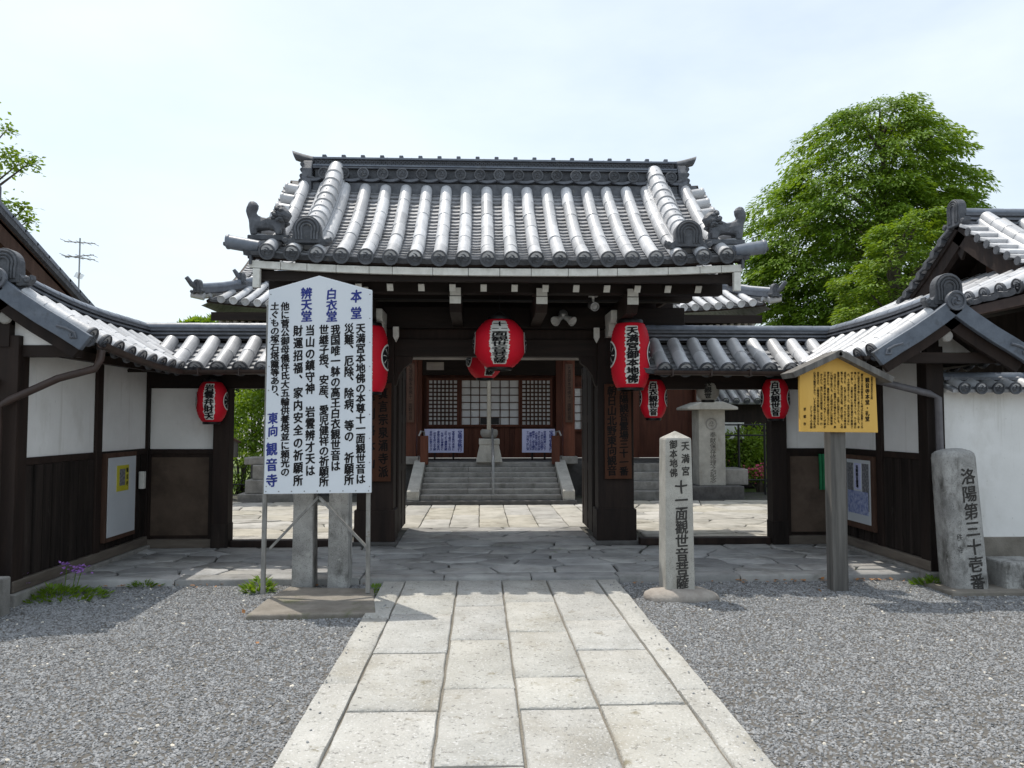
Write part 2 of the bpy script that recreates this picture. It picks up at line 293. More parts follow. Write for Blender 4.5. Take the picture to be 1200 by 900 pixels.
# --- irregular flagstones
def crazy(region, n, gap, z0, z1, parent, mat, seed, ysc=1.6, name='flagstone', holes=()):
    rng = random.Random(seed); x0, x1, y0, y1 = region; pts = []
    tries = 0; area = (x1 - x0) * (y1 - y0); dmin = sqrt(area * ysc / n) * .72
    while len(pts) < n and tries < 20000:
        tries += 1; p = (rng.uniform(x0, x1), rng.uniform(y0, y1))
        if all(((p[0] - q[0]) ** 2 + ((p[1] - q[1]) * ysc) ** 2) > dmin ** 2 for q in pts): pts.append(p)
    for i, p in enumerate(pts):
        poly = [(x0, y0), (x1, y0), (x1, y1), (x0, y1)]
        for j, q in enumerate(pts):
            if i == j: continue
            nx = q[0] - p[0]; ny = (q[1] - p[1]) * ysc * ysc
            if abs(nx) > 3 or abs(q[1] - p[1]) > 3: continue
            mxp = ((p[0] + q[0]) / 2, (p[1] + q[1]) / 2); l = sqrt(nx * nx + ny * ny)
            c = nx * mxp[0] + ny * mxp[1] - gap / 2 * l; out = []
            for k in range(len(poly)):
                a = poly[k]; b = poly[(k + 1) % len(poly)]; da = nx * a[0] + ny * a[1] - c; db = nx * b[0] + ny * b[1] - c
                if da <= 0: out.append(a)
                if (da < 0 < db) or (db < 0 < da):
                    t = da / (da - db); out.append((a[0] + (b[0] - a[0]) * t, a[1] + (b[1] - a[1]) * t))
            poly = out
            if len(poly) < 3: break
        if len(poly) < 3: continue
        res = []
        for k in range(len(poly)):
            a = poly[k]; b = poly[(k + 1) % len(poly)]; L = sqrt((a[0] - b[0]) ** 2 + (a[1] - b[1]) ** 2)
            if L < .03: continue
            m = max(1, int(L / .2))
            for t in range(m):
                tt = (t + (.12 if t == 0 else 0)) / m
                res.append((a[0] + (b[0] - a[0]) * tt + rng.uniform(-.008, .008), a[1] + (b[1] - a[1]) * tt + rng.uniform(-.008, .008)))
            res.append((a[0] + (b[0] - a[0]) * .94, a[1] + (b[1] - a[1]) * .94))
        if len(res) < 3: continue
        slab_mesh(res, z0, z1 + rng.uniform(-.006, .006), .01, .006, .002, rng).build(name, mat, parent, smooth=40)
fore = struct(bx('forecourt_paving', 'joint', None, -4.2, 4.22, YE + .012, 9.6, -.05, PAVE_Z - .03))
xs = [-4.2, -3.1, -2.25, -1.35, -.55, .3, 1.15, 2.35, 3.3, 4.22]
for a, b in zip(xs[:-1], xs[1:]):
    slab_mesh(rough_rect(a + .005, b - .005, YE, YE + .2 + random.uniform(0, .03), .006, .2), -.05, PAVE_Z, .014, .002, .001).build('edging_stone', 'flag', fore, smooth=50)
crazy((-4.2, 4.2, YE + .245, 9.38), 100, .024, 0, PAVE_Z, fore, 'flag', 5)
gatepave = struct(bx('gate_paving', 'joint', None, -1.7, 1.7, 9.62, 11.0, -.05, PAVE_Z - .02))
crazy((-1.22, 1.22, 9.42, 10.95), 22, .02, 0, PAVE_Z + .004, gatepave, 'flag', 8)
court = struct(bx('courtyard_paving', 'joint', None, -6.2, 6.4, 11.01, 16.5, -.05, PAVE_Z - .018))
nx_ = 9
for i in range(-4, 5):
    x0 = i * .43 - .215; y = 11.05
    for L in (1.45, 1.3, .55) if i % 2 else (.9, 1.6, .8):
        y1 = min(y + L, 14.08)
        if y1 - y > .2: slab_mesh(rough_rect(x0 + .006, x0 + .424, y + .006, y1 - .006, .004, .2), 0, PAVE_Z + random.uniform(-.003, .003), .008).build('slab', 'court', court, smooth=50)
        y = y1
sidepave = struct(bx('side_court_paving', 'joint', None, -5.5, 5.6, 9.74, 11.0, -.056, PAVE_Z - .024))
crazy((1.98, 6.3, 9.76, 14.6), 46, .02, 0, PAVE_Z, sidepave, 'court', 21, 1.5)
crazy((-6.1, -1.98, 9.76, 14.6), 46, .02, 0, PAVE_Z, sidepave, 'court', 22, 1.5)
struct(MB().add([(-16, 14.7, -.04), (-2.2, 14.7, -.04), (-2.2, 34, -.04), (-16, 34, -.04)], [(0, 1, 2, 3)]).build('lawn', 'grass'))
struct(MB().add([(3.4, 14.7, -.04), (18, 14.7, -.04), (18, 34, -.04), (3.4, 34, -.04)], [(0, 1, 2, 3)]).build('lawn', 'grass'))

# --- gravel: crushed stones scattered over both beds
def gravel(name, quads, density, mat, smin, smax, seed, z, bed=True):
    vs = []; fs = []
    for (x0, x1, y0, y1) in quads:
        n = len(vs); vs += [(x0, y0, z), (x1, y0, z), (x1, y1, z), (x0, y1, z)]; fs.append((n, n + 1, n + 2, n + 3))
    me = bpy.data.meshes.new(name); me.from_pydata(vs, [], fs); me.materials.append(MATS['soil'])
    o = bpy.data.objects.new(name, me); COL.objects.link(o); o['kind'] = 'stuff'
    g = bpy.data.node_groups.new(name, 'GeometryNodeTree'); g.interface.new_socket('Geometry', in_out='INPUT', socket_type='NodeSocketGeometry'); g.interface.new_socket('Geometry', in_out='OUTPUT', socket_type='NodeSocketGeometry')
    N = g.nodes; L = g.links; gi = N.new('NodeGroupInput'); go = N.new('NodeGroupOutput')
    dp = N.new('GeometryNodeDistributePointsOnFaces'); dp.inputs['Density'].default_value = density; dp.inputs['Seed'].default_value = seed
    ic = N.new('GeometryNodeMeshIcoSphere'); ic.inputs['Radius'].default_value = .5; ic.inputs['Subdivisions'].default_value = 1
    sm = N.new('GeometryNodeSetMaterial'); sm.inputs['Material'].default_value = MATS[mat]
    ip = N.new('GeometryNodeInstanceOnPoints')
    rv = N.new('FunctionNodeRandomValue'); rv.data_type = 'FLOAT_VECTOR'; rv.inputs[0].default_value = (smin, smin * .7, smin * .45); rv.inputs[1].default_value = (smax, smax * .8, smax * .55)
    rr = N.new('FunctionNodeRandomValue'); rr.data_type = 'FLOAT_VECTOR'; rr.inputs[0].default_value = (-.7, -.7, 0); rr.inputs[1].default_value = (.7, .7, 6.28); rr.inputs['Seed'].default_value = 3
    jn = N.new('GeometryNodeJoinGeometry')
    if bed:
        nn_ = N.new('ShaderNodeTexNoise'); nn_.inputs['Scale'].default_value = .9; nn_.inputs['Detail'].default_value = 4; mr_ = N.new('ShaderNodeMapRange')
        for i_, v_ in ((1, .3), (2, .5), (3, density * .22), (4, density)): mr_.inputs[i_].default_value = v_
        L.new(nn_.outputs[0], mr_.inputs[0]); L.new(mr_.outputs[0], dp.inputs['Density'])
    L.new(gi.outputs[0], dp.inputs['Mesh']); L.new(dp.outputs['Points'], ip.inputs['Points']); L.new(ic.outputs['Mesh'], sm.inputs['Geometry']); L.new(sm.outputs[0], ip.inputs['Instance'])
    L.new(rv.outputs[0], ip.inputs['Scale']); L.new(rr.outputs[0], ip.inputs['Rotation'])
    L.new(ip.outputs[0], jn.inputs[0]); L.new(jn.outputs[0], go.inputs[0])
    if bed: L.new(gi.outputs[0], jn.inputs[0])
    md = o.modifiers.new('scatter', 'NODES'); md.node_group = g
    return o
beds = [(-7, -1.125, 2.2, YE - .01), (1.12, 7, 2.2, YE - .01)]
gv = gravel('gravel', beds, 4600, 'pebble', .012, .031, 1, -.006); gv['label'] = 'blue grey crushed gravel on both sides of the granite path'
ge_ = gravel('spilled_gravel', [(-1.12, -.98, 2.2, YE - .05), (.99, 1.1, 2.2, YE - .05), (-4, 4, YE + .02, YE + .3)], 55, 'pebble', .01, .024, 6, PATH_Z + .004, False); ge_['label'] = 'loose gravel chips spilled on to the path edges'
gl = gravel('pale_pebbles', beds, 16, 'pebble_light', .012, .032, 2, .0, False); gl['label'] = 'scattered pale pebbles among the grey gravel'

# ================================================================== TILED ROOFS
class Slope:
    """one roof slope: a runs along the eave, d from ridge to eave"""
    def __init__(s, P0, ax, dn, prof): s.P0 = Vector(P0); s.ax = Vector(ax); s.dn = Vector(dn); s.prof = prof
    def p(s, a, d, h=0.0):
        e = .01; z = s.prof(d); sl = (s.prof(d + e) - s.prof(d - e)) / (2 * e); T = (s.dn + Vector((0, 0, sl))).normalized(); Nn = s.nrm(T)
        return s.P0 + s.ax * a + s.dn * d + Vector((0, 0, z)) + Nn * h
    def nrm(s, T):
        n = s.ax.cross(T).normalized()
        return n if n.z > 0 else -n
    def frame(s, d):
        e = .01; sl = (s.prof(d + e) - s.prof(d - e)) / (2 * e); T = (s.dn + Vector((0, 0, sl))).normalized(); return T, s.nrm(T)
def round_seg(S, d0, d1, r, lift, disc=False, sub=3, n=12):
    rings = []
    for k in range(sub + 1):
        t = k / sub; d = d0 + (d1 - d0) * t; T, Nn = S.frame(d); c = S.p(0, d, lift); rr = r * (.95 + .05 * t)
        rings.append([c + (S.ax * cos(a) + Nn * sin(a)) * rr for a in [radians(-14 + 208 * i / (n - 1)) for i in range(n)]])
    return MB().sweep(rings, True, True, True)
def disc_mesh(mb, c, fwd, r, th=.03, boss=True):
    """round eave-end disc: raised rim, sunk field with a swirl"""
    fwd = Vector(fwd).normalized(); q = fwd.to_track_quat('Z', 'Y').to_matrix().to_4x4(); m = Matrix.Translation(c) @ q
    mb.lathe([(r * .9, -th), (r, -th * .6), (r, 0), (r * .96, .006), (r * .78, .006), (r * .74, -.008), (.001, -.008)], 18, m=m)
    if boss:
        for k in range(3):
            a0 = k * 2 * pi / 3; pts = []
            for i in range(6):
                t = i / 5; rr = r * (.2 + .38 * t); a = a0 + t * 2.2; pts.append(m @ Vector((rr * cos(a), rr * sin(a), -.004)))
            mb.tube(pts, [r * .16, r * .15, r * .12, r * .09, r * .06, r * .02], 6)
    return mb
def tile_rows(S, parent, rows, d0, d1, nseg, r, lift, zoff=lambda a: 0, dmax=None, disc_r=None, mat='tile', discs=True):
    cache = {}
    for a in rows:
        de = d1 if dmax is None else min(d1, dmax(a))
        if de - d0 < .08: continue
        full = de >= d1 - 1e-6
        L = (d1 - d0) / nseg; ns = nseg if full else max(1, round((de - d0) / L))
        for k in range(ns):
            key = (k, ns, round(de, 3))
            if key not in cache:
                s0 = d0 + (de - d0) * k / ns; s1 = d0 + (de - d0) * (k + 1) / ns
                cache[key] = round_seg(S, s0 - .015 if k else s0, s1, r, lift + .002 * (k % 2)).build('round_tile', mat, smooth=40, mesh_only=True)
            o = put(cache[key], 'round_tile', parent, loc=S.ax * (a + random.uniform(-.005, .005)) + Vector((0, 0, zoff(a) + random.uniform(-.004, .004))))
        if full and discs:
            if 'disc' not in cache:
                T, Nn = S.frame(d1); c = S.p(0, d1, lift) + T * .012
                cache['disc'] = disc_mesh(MB(), c, T + Vector((0, 0, .25)), disc_r or r * 1.12).build('eave_disc', 'tile_dark', smooth=40, mesh_only=True)
            put(cache['disc'], 'eave_disc', parent, loc=S.ax * a + Vector((0, 0, zoff(a))))
def flat_tiles(S, parent, gaps, width, d0, d1, step, zoff=lambda a: 0, dmax=None, lift=0.0, dip=.022, front=.055, mat='tile_flat'):
    mb = MB(); ef = MB(); nc = int(round((d1 - d0) / step))
    for a in gaps:
        de = d1 if dmax is None else min(d1, dmax(a)); zo = Vector((0, 0, zoff(a)))
        for k in range(nc):
            s0 = d0 + (d1 - d0) * k / nc; s1 = d0 + (d1 - d0) * (k + 1) / nc
            if s0 > de: break
            last = k == nc - 1; th = front if last else .02; jit = random.uniform(-.003, .003)
            up = []; lo = []; bo = []
            for i in range(5):
                t = (i - 2) / 2; x = a + t * width / 2; h = lift - dip * (1 - t * t)
                up.append(S.p(x, s0 - .004, h) + zo); lo.append(S.p(x, s1, h + .024 + jit) + zo); bo.append(S.p(x, s1, h + .024 - th) + zo)
            if last:
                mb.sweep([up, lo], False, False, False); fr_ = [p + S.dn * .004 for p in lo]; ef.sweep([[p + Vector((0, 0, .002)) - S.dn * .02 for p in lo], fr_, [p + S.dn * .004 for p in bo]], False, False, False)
            else: mb.sweep([up, lo, bo], False, False, False)
    if ef.v: ef.build('shaded_eave_fronts', 'tile_dark', parent, smooth=30, kind='stuff')  # eave tile fronts: dark like the discs, their shade put into the colour too
    return mb.build('flat_tile_courses', mat, parent, smooth=30, kind='stuff')
def deck(S, parent, a0, a1, d0, d1, h0, h1, name, mat, n=8, zoff=lambda a: 0, na=1, kind=None):
    """curved sheet of thickness h1-h0 that follows the slope"""
    mb = MB()
    for j in range(na):
        b0 = a0 + (a1 - a0) * j / na; b1 = a0 + (a1 - a0) * (j + 1) / na; rings = []
        for k in range(n + 1):
            d = d0 + (d1 - d0) * k / n; z0 = Vector((0, 0, zoff(b0))); z1 = Vector((0, 0, zoff(b1)))
            rings.append([S.p(b0, d, h0) + z0, S.p(b1, d, h0) + z1, S.p(b1, d, h1) + z1, S.p(b0, d, h1) + z0])
        mb.sweep(rings)
    return mb.build(name, mat, parent, kind=kind)
def along(path, dist):
    path = [Vector(p) for p in path]
    for a, b in zip(path[:-1], path[1:]):
        l = (b - a).length
        if dist <= l: return a.lerp(b, dist / l), (b - a).normalized()
        dist -= l
    return path[-1], (path[-1] - path[-2]).normalized()
def plen(path): return sum((Vector(b) - Vector(a)).length for a, b in zip(path[:-1], path[1:]))
def ridge(parent, path, layers, cap_r, seg=.25, mat='tile_ridge', capmat='tile_bluish'):
    """layers: (z0, z1, halfwidth) noshi courses; cap: row of round cap tiles"""
    pts = [Vector(p) for p in path]
    def sec(i):
        t = (pts[min(i + 1, len(pts) - 1)] - pts[max(i - 1, 0)]); t.z = 0; t.normalize(); return Vector((-t.y, t.x, 0))
    for z0, z1, hw in layers[:-1]:
        rings = [[p + sec(i) * hw + Vector((0, 0, z0)), p - sec(i) * hw + Vector((0, 0, z0)), p - sec(i) * hw + Vector((0, 0, z1)), p + sec(i) * hw + Vector((0, 0, z1))] for i, p in enumerate(pts)]
        MB().sweep(rings).build('ridge_course', mat if hw > .105 else 'tile_dark', parent)  # narrow core in darker tile: shadow of the gaps put into its colour
    zt = layers[-1][1]; L = plen(pts); n = max(1, int(round(L / seg)))
    for k in range(n):
        rings = []
        for j in range(3):
            d = L * (k + j / 2) / n - (.012 if j == 0 else 0); p, t = along(pts, max(d, 0)); s = Vector((-t.y, t.x, 0)).normalized(); up = t.cross(s); up = up if up.z > 0 else -up
            rr = cap_r * (1.0 if j else .96)
            rings.append([p + Vector((0, 0, zt)) + (s * cos(a) + up * sin(a)) * rr for a in [radians(-8 + 196 * i / 11) for i in range(12)]])
        MB().sweep(rings).build('ridge_tile', capmat, parent, smooth=40)
def oni(parent, c, fwd, w_, h, th=.08, name='ridge_end_tile', mat='tile_dark'):
    """ogre-tile plaque: arched body, two scroll feet, ringed relief"""
    fwd = Vector(fwd).normalized(); side = Vector((0, 0, 1)).cross(fwd).normalized(); up = Vector((0, 0, 1)); c = Vector(c)
    def fn(p, q, a): return c + side * p + up * q + fwd * a
    R = w_ * .29; body = [(-R * 1.05, 0)] + [(R * cos(a) * (1.0), h - R + R * sin(a)) for a in [pi - pi * i / 14 for i in range(15)]] + [(R * 1.05, 0)]
    o = MB().prism(body, fn, -th / 2, th / 2).build(name, mat, parent, bevel=.006)
    for s in (-1, 1):
        foot = MB()
        out = [(s * R * .8, -h * .06), (s * R * .95, h * .3), (s * w_ * .34, h * .16), (s * w_ * .42, h * .13), (s * w_ * .5, h * .24), (s * w_ * .52, h * .1), (s * w_ * .45, -h * .04), (s * w_ * .3, -h * .1)]
        foot.prism(out if s > 0 else out[::-1], fn, -th * .38, th * .42)
        cc = fn(s * w_ * .44, h * .09, th * .42); foot.lathe([(h * .1, -.01), (h * .1, .012), (h * .05, .02), (.001, .016)], 12, m=Matrix.Translation(cc) @ fwd.to_track_quat('Z', 'Y').to_matrix().to_4x4())
        foot.build('scroll_foot', mat, o, bevel=.004)
    rel = MB()
    for f in (.82, .6, .38):
        pts = [fn(R * f * cos(a), h - R + R * f * sin(a), th / 2 + .004) for a in [pi * 1.12 - pi * 1.24 * i / 14 for i in range(15)]]
        pts = [fn(-R * f * .9, h * .12, th / 2 + .004)] + pts + [fn(R * f * .9, h * .12, th / 2 + .004)]
        rel.tube(pts, .011, 6)
    rel.build('relief', mat, o, smooth=40)
    return o

# ================================================================== THE GATE
GY = 9.75
gate = thing('temple_gate', 'tall dark timber temple gate with a curved grey tiled roof in the centre', 'gate', (0, GY, 0))
def gprof(d):
    t = d / 1.8; return 3.235 + 1.37 * (.63 * (1 - t) + .37 * (1 - t) ** 2) if t < 1 else 3.235 - 1.37 * .63 * (t - 1)
GF = Slope((0, GY, 0), (1, 0, 0), (0, -1, 0), gprof); GB = Slope((0, GY, 0), (1, 0, 0), (0, 1, 0), gprof)
def gz(a): return .055 * (min(abs(a), 2.9) / 2.4) ** 2.6
SP = .2525; rows = [(k + .5) * SP for k in range(-10, 10)]; gaps = [k * SP for k in range(-9, 10)]
roof = deck(GF, gate, -2.62, 2.62, .02, 1.77, -.075, -.035, 'roof', 'wood_beam', 10, gz, 12)
tile_rows(GF, roof, rows, .16, 1.815, 6, .074, .03, gz, disc_r=.086)
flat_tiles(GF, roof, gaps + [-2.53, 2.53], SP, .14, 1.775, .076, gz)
deck(GB, gate, -2.62, 2.62, .02, 1.77, -.075, -.035, 'rear_roof', 'wood_beam', 10, gz, 12)
tb = MB()
for a in rows:
    for k in range(3): mm = round_seg(GB, .16 + .547 * k, .16 + .547 * (k + 1), .074, .03, sub=2, n=8); tb.add([Vector(p) + Vector((a, 0, gz(a))) for p in mm.v], mm.f)
tb.build('rear_round_tiles', 'tile', gate, smooth=40, kind='stuff')
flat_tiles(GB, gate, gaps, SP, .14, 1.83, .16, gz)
# verge tiles lying across the slope, ends to the side
for S, nm in ((GF, 1), (GB, 0)):
    for s in (-1, 1):
        for k in range(8):
            d = .3 + .205 * k; T, Nn = S.frame(d); xe = 2.58 + .02 * (k / 7) + (.19 if k == 7 else 0); c = S.p(s * (2.44 if k < 7 else 2.5), d, .045) + Vector((0, 0, gz(2.5))); e = S.p(s * xe, d, .045) + Vector((0, 0, gz(xe) + .012))
            if k == 7: e = e + Vector((s * .03, 0, .02))
            mb = MB().tube([c, e], [.066, .072], 14); disc_mesh(mb, e + Vector((s * .004, 0, 0)), (s, 0, 0), .078, boss=False); mb.build('verge_tile', 'tile' if k < 7 else 'tile_bluish', roof, smooth=40)
        n = 24; rings = []
        for k in range(n + 1):
            d = .1 + 1.72 * k / n; z = Vector((0, 0, gz(2.7))); rings.append([S.p(s * 2.48, d, -.03) + z, S.p(s * 2.57, d, -.03) + z, S.p(s * 2.57, d, .012 - .012 * (k % 2)) + z, S.p(s * 2.48, d, .012 - .012 * (k % 2)) + z])
        MB().sweep(rings).build('verge_bed', 'tile_dark', roof)
        # hanging verge aprons
        ap = MB()
        for k in range(8):
            d = .2 + .205 * k; a = S.p(s * 2.585, d, -.02); b = S.p(s * 2.585, d + .19, -.03); z = Vector((0, 0, gz(2.6)))
            ap.add([a + z, b + z, b + z - Vector((0, 0, .09)), a + z - Vector((0, 0, .09)), a + z - Vector((s * .025, 0, 0)), b + z - Vector((s * .025, 0, 0)), b + z - Vector((s * .025, 0, .09)), a + z - Vector((s * .025, 0, .09))], [(0, 1, 2, 3), (4, 7, 6, 5), (0, 4, 5, 1), (1, 5, 6, 2), (2, 6, 7, 3), (3, 7, 4, 0)])
        ap.build('verge_apron', 'tile_dark', roof)
        if True:
            q0 = S.p(s * 2.5, 1.72, -.03); MB().prism([(0, 0), (.36, .06), (.36, .1), (.0, .07)], lambda p, q, a: Vector((s * (2.5 + p), q0.y + a, q0.z + gz(2.6) + q)), -.09, .09).build('corner_flat_tile', 'tile_dark', roof, bevel=.01)
        # descending ridge
        hw = .085
        for hh0, hh1, w_ in ((.0, .075, .13), (.075, .13, .115), (.13, .18, .1)):
            rings = []
            for k in range(13):
                d = .1 + 1.46 * k / 12; z = Vector((0, 0, gz(2.0))); rings.append([S.p(s * 2.015 - w_, d, hh0) + z, S.p(s * 2.015 + w_, d, hh0) + z, S.p(s * 2.015 + w_, d, hh1 - .008) + z, S.p(s * 2.015 - w_, d, hh1 - .008) + z])
            MB().sweep(rings).build('descending_ridge_course', 'tile', roof)
        nn = 10
        for k in range(nn):
            d0 = .02 + 1.56 * k / nn; d1 = .02 + 1.56 * (k + 1) / nn; rings = []
            for j, (d, rr) in enumerate(((d0 - .02, .098), (d1 - .03, .106), (d1, .115))):
                T, Nn = S.frame(d); c = S.p(s * 2.015, d, .165) + Vector((0, 0, gz(2.0))); rings.append([c + (Vector((1, 0, 0)) * cos(a) + Nn * sin(a)) * rr for a in [radians(-5 + 190 * i / 13) for i in range(14)]])
            mb = MB().sweep(rings); T, Nn = S.frame((d0 + d1) / 2); mb.lathe([(.007, 0), (.007, .004), (.001, .006)], 6, m=Matrix.Translation(S.p(s * 2.015, (d0 + d1) / 2, .27) + Vector((0, 0, gz(2.0)))))
            mb.build('descending_ridge_tile', 'tile', roof, smooth=35)
        T, Nn = S.frame(1.56); oni(roof, S.p(s * 2.015, 1.66, .09) + Vector((0, 0, gz(2))), S.dn + Vector((0, 0, 0)), .5, .29, .1, 'ogre_tile')
# main ridge
rg = MB().box(-2.3, 2.3, GY - .2, GY + .2, 4.38, 4.545).build('ridge', 'tile_dark', gate)
x = -2.24
sc1 = MB()
for k in range(20):
    xc = -2.3 + .2425 * (k - .02); pts = [(xc + .121 * t, 4.555 + .03 * (1 - (1 - t * t)) ) for t in [-1 + i / 4 for i in range(9)]]
    for s in (-1, 1):
        lo = [Vector((x_, GY + s * .235, z_)) for x_, z_ in pts]; hi = [p + Vector((0, 0, .03)) for p in lo]; ba = [Vector((p.x, GY, p.z + .03)) for p in lo]; bb = [Vector((p.x, GY, p.z)) for p in lo]
        sc1.sweep([bb, lo, hi, ba], False, False, False)
sc1.build('scalloped_ridge_course', 'tile_ridge', rg, smooth=30)
dm = None
for k in range(-9, 10):
    for s in (-1, 1):
        xc = k * .2425 + .03
        mb = MB().tube([(0, 0, 0), (0, .16 * 1, 0)], .066, 12)
        if dm is None:
            m1 = MB().tube([(0, .02, 0), (0, .2, 0)], .064, 12); disc_mesh(m1, Vector((0, 0, 0)), (0, -1, 0), .074); dm = m1.build('ridge_disc', 'tile_dark', mesh_only=True, smooth=40)
        o = put(dm, 'ridge_disc', rg, loc=(xc, GY + s * .245, 4.655)); o.rotation_euler = (0, 0, 0 if s < 0 else pi)
bx('ridge_core', 'tile_dark', rg, -2.28, 2.28, GY - .15, GY + .15, 4.546, 4.73)
bx('ridge_course', 'tile_ridge', rg, -2.3, 2.3, GY - .2, GY + .2, 4.732, 4.75)
bx('ridge_course', 'tile_bluish', rg, -2.3, 2.3, GY - .185, GY + .185, 4.764, 4.785)
bx('ridge_core', 'tile_dark', rg, -2.28, 2.28, GY - .13, GY + .13, 4.7315, 4.86)
lt = MB()
for k in range(92):
    xc = -2.27 + .0495 * k
    for s in (-1, 1):
        for q in (-1, 1): bar(lt, (xc - .022, GY + s * .14, 4.795 + (0 if q > 0 else .055)), (xc + .022, GY + s * .14, 4.85 - (0 if q > 0 else .055)), .01, .01)
lt.build('openwork_band', 'tile_ridge', rg, kind='stuff')
bx('ridge_course', 'tile_bluish', rg, -2.31, 2.31, GY - .17, GY + .17, 4.861, 4.882)
for k in range(15):
    x0 = -2.31 + 4.62 * k / 15; mb = MB(); rings = []
    for xx, rr in ((x0, .1), (x0 + .29, .1), (x0 + .295, .106), (x0 + .308, .106)):
        rings.append([Vector((xx, GY + rr * cos(a), 4.882 + rr * .48 * sin(a))) for a in [pi * i / 10 for i in range(11)]])
    mb.sweep(rings).build('ridge_tile', 'tile_bluish', rg, smooth=40)
for k in range(-9, 10):
    MB().box(k * .2425 - .026, k * .2425 + .026, GY - .1, GY - .03, 4.9, 4.94).build('ridge_knob', 'tile_ridge', rg, bevel=.008)
for s in (-1, 1):      # ridge ends: lobed plaque facing sideways, upswept horn on top
    pr = [(-.26, 4.36), (.26, 4.36), (.27, 4.44), (.24, 4.47), (.25, 4.56), (.22, 4.6), (.22, 4.72), (.15, 4.84), (-.15, 4.84), (-.22, 4.72), (-.22, 4.6), (-.25, 4.56), (-.24, 4.47), (-.27, 4.44)]
    o = MB().prism(pr, lambda p, q, a: Vector((a, GY + p, q)), s * 2.31, s * 2.43).build('ridge_end_plaque', 'tile_dark', rg, bevel=.012)
    mb = MB()
    for z in (4.4, 4.47, 4.55, 4.63, 4.71, 4.78):
        hwid = .24 if z < 4.6 else .19; mb.tube([(s * 2.435, GY - hwid, z), (s * 2.435, GY + hwid, z)], .035 if z < 4.7 else .028, 8)
    mb.build('plaque_roll', 'tile_dark', o, smooth=40)
    pts = []
    rings = []
    for k in range(7):
        t = k / 6; xx = s * (2.22 + .36 * t); zz = 4.885 + .085 * t ** 1.4; rr = .08
        rings.append([Vector((xx + s * .02 * sin(a), GY + rr * cos(a), zz + rr * .75 * sin(a) - .02)) for a in [2 * pi * i / 12 for i in range(12)]])
    MB().sweep(rings).build('ridge_horn', 'tile_dark', rg, smooth=40)
    MB().tube([(s * 2.2, GY - .17, 4.6), (s * 2.27, GY - .2, 4.58), (s * 2.36, GY - .21, 4.62)], .03, 8).build('ridge_scroll', 'tile_dark', rg, smooth=40)
# eave boards under the tiles: white-painted strips butted end to end
YB = GY - 1.77
ebs = [-2.6, -2.27, -2.0, -1.7, -1.36, -1.12, -.7, -.33, .0, .33, .72, 1.03, 1.24, 1.78, 2.12, 2.35, 2.58]
for a, b in zip(ebs[:-1], ebs[1:]):
    R_ = [[Vector((x_, YB - .012, 3.085 + gz(x_))), Vector((x_, YB + .04, 3.085 + gz(x_))), Vector((x_, YB + .04, 3.16 + gz(x_))), Vector((x_, YB - .012, 3.16 + gz(x_)))] for x_ in [a + .003 + (b - a - .006) * i / 4 for i in range(5)]]
    MB().sweep(R_).build('eave_board', 'white_paint', gate, bevel=.002)
bx('eave_beam', 'wood_beam', gate, -2.56, 2.56, YB + .05, YB + .13, 3.035, 3.13)
# rafters with white ends
for S, s_ in ((GF, -1), (GB, 1)):
    for k in range(-7, 7):
        xr = (k + .5) * .336
        a = S.p(xr, 1.64, -.345); b = S.p(xr, .12, -.2); mb = MB()
        bar(mb, a, b, .066, .085); o = mb.build('rafter', 'wood_dark', gate, bevel=.003)
        T = (a - b).normalized(); mb = MB(); bar(mb, a + T * .012, a, .0665, .087); mb.build('white_end', 'white_paint', o)
for s in (-1, 1):      # bargeboards, white painted ends
    for S in (GF, GB):
        rings = []
        for k in range(11):
            d = .0 + 1.77 * k / 10; z = Vector((0, 0, gz(2.55))); rings.append([S.p(s * 2.48, d, -.12) + z, S.p(s * 2.54, d, -.12) + z, S.p(s * 2.54, d, -.33) + z, S.p(s * 2.48, d, -.33) + z])
        o = MB().sweep(rings).build('bargeboard', 'wood_dark', gate)
        y = GY + S.dn.y * 1.78; bx('white_end', 'white_paint', o, s * 2.51 - .035, s * 2.51 + .035, y - .03, y + .03, 2.94, 3.07 + gz(2.55))
# posts, sleeves, beams
for s in (-1, 1):
    o = bx('pillar', 'wood_dark', gate, s * 1.5 - .225, s * 1.5 + .225, 9.6, 9.9, .1, 2.72, .012)
    bx('sleeve', 'wood_dark', o, s * 1.5 - .25, s * 1.5 + .25, 9.575, 9.93, .08, .47, .01)
    bx('plinth_stone', 'stone_dark', gate, s * 1.5 - .29, s * 1.5 + .29, 9.53, 10.0, .0, .085, .015)
    bx('rear_pillar', 'wood_dark', gate, s * 1.55 - .11, s * 1.55 + .11, 10.95, 11.17, .06, 2.9, .01)
    bx('tie_beam', 'wood_beam', gate, s * 1.55 - .06, s * 1.55 + .06, 9.9, 10.95, 2.15, 2.32)
    bx('tie_beam', 'wood_beam', gate, s * 1.55 - .06, s * 1.55 + .06, 9.9, 10.95, .55, .7)
    dl = bx('door_leaf', 'wood_dark', gate, s * 1.29 - .03, s * 1.29 + .03, 9.96, 11.0, .12, 2.33, .006)
    for zz in (.3, .95, 1.6, 2.2): bx('door_rail', 'wood_dark', dl, s * 1.262 - .006, s * 1.262 + .006, 9.97, 10.99, zz - .05, zz + .05, .004)
    for yy in (10.03, 10.47, 10.93): bx('door_stile', 'wood_dark', dl, s * 1.258 - .006, s * 1.258 + .006, yy - .035, yy + .035, .13, 2.32)
    # curved bracket in the corner of the opening
    br = [(0, 2.38), (.22, 2.38), (.2, 2.3), (.12, 2.24), (.05, 2.14), (.02, 2.02), (0, 2.0)]
    MB().prism(br if s < 0 else br[::-1], lambda p, q, a: Vector((s * 1.275 - s * p, a, q)), 9.68, 9.8).build('corner_bracket', 'wood_dark', gate)
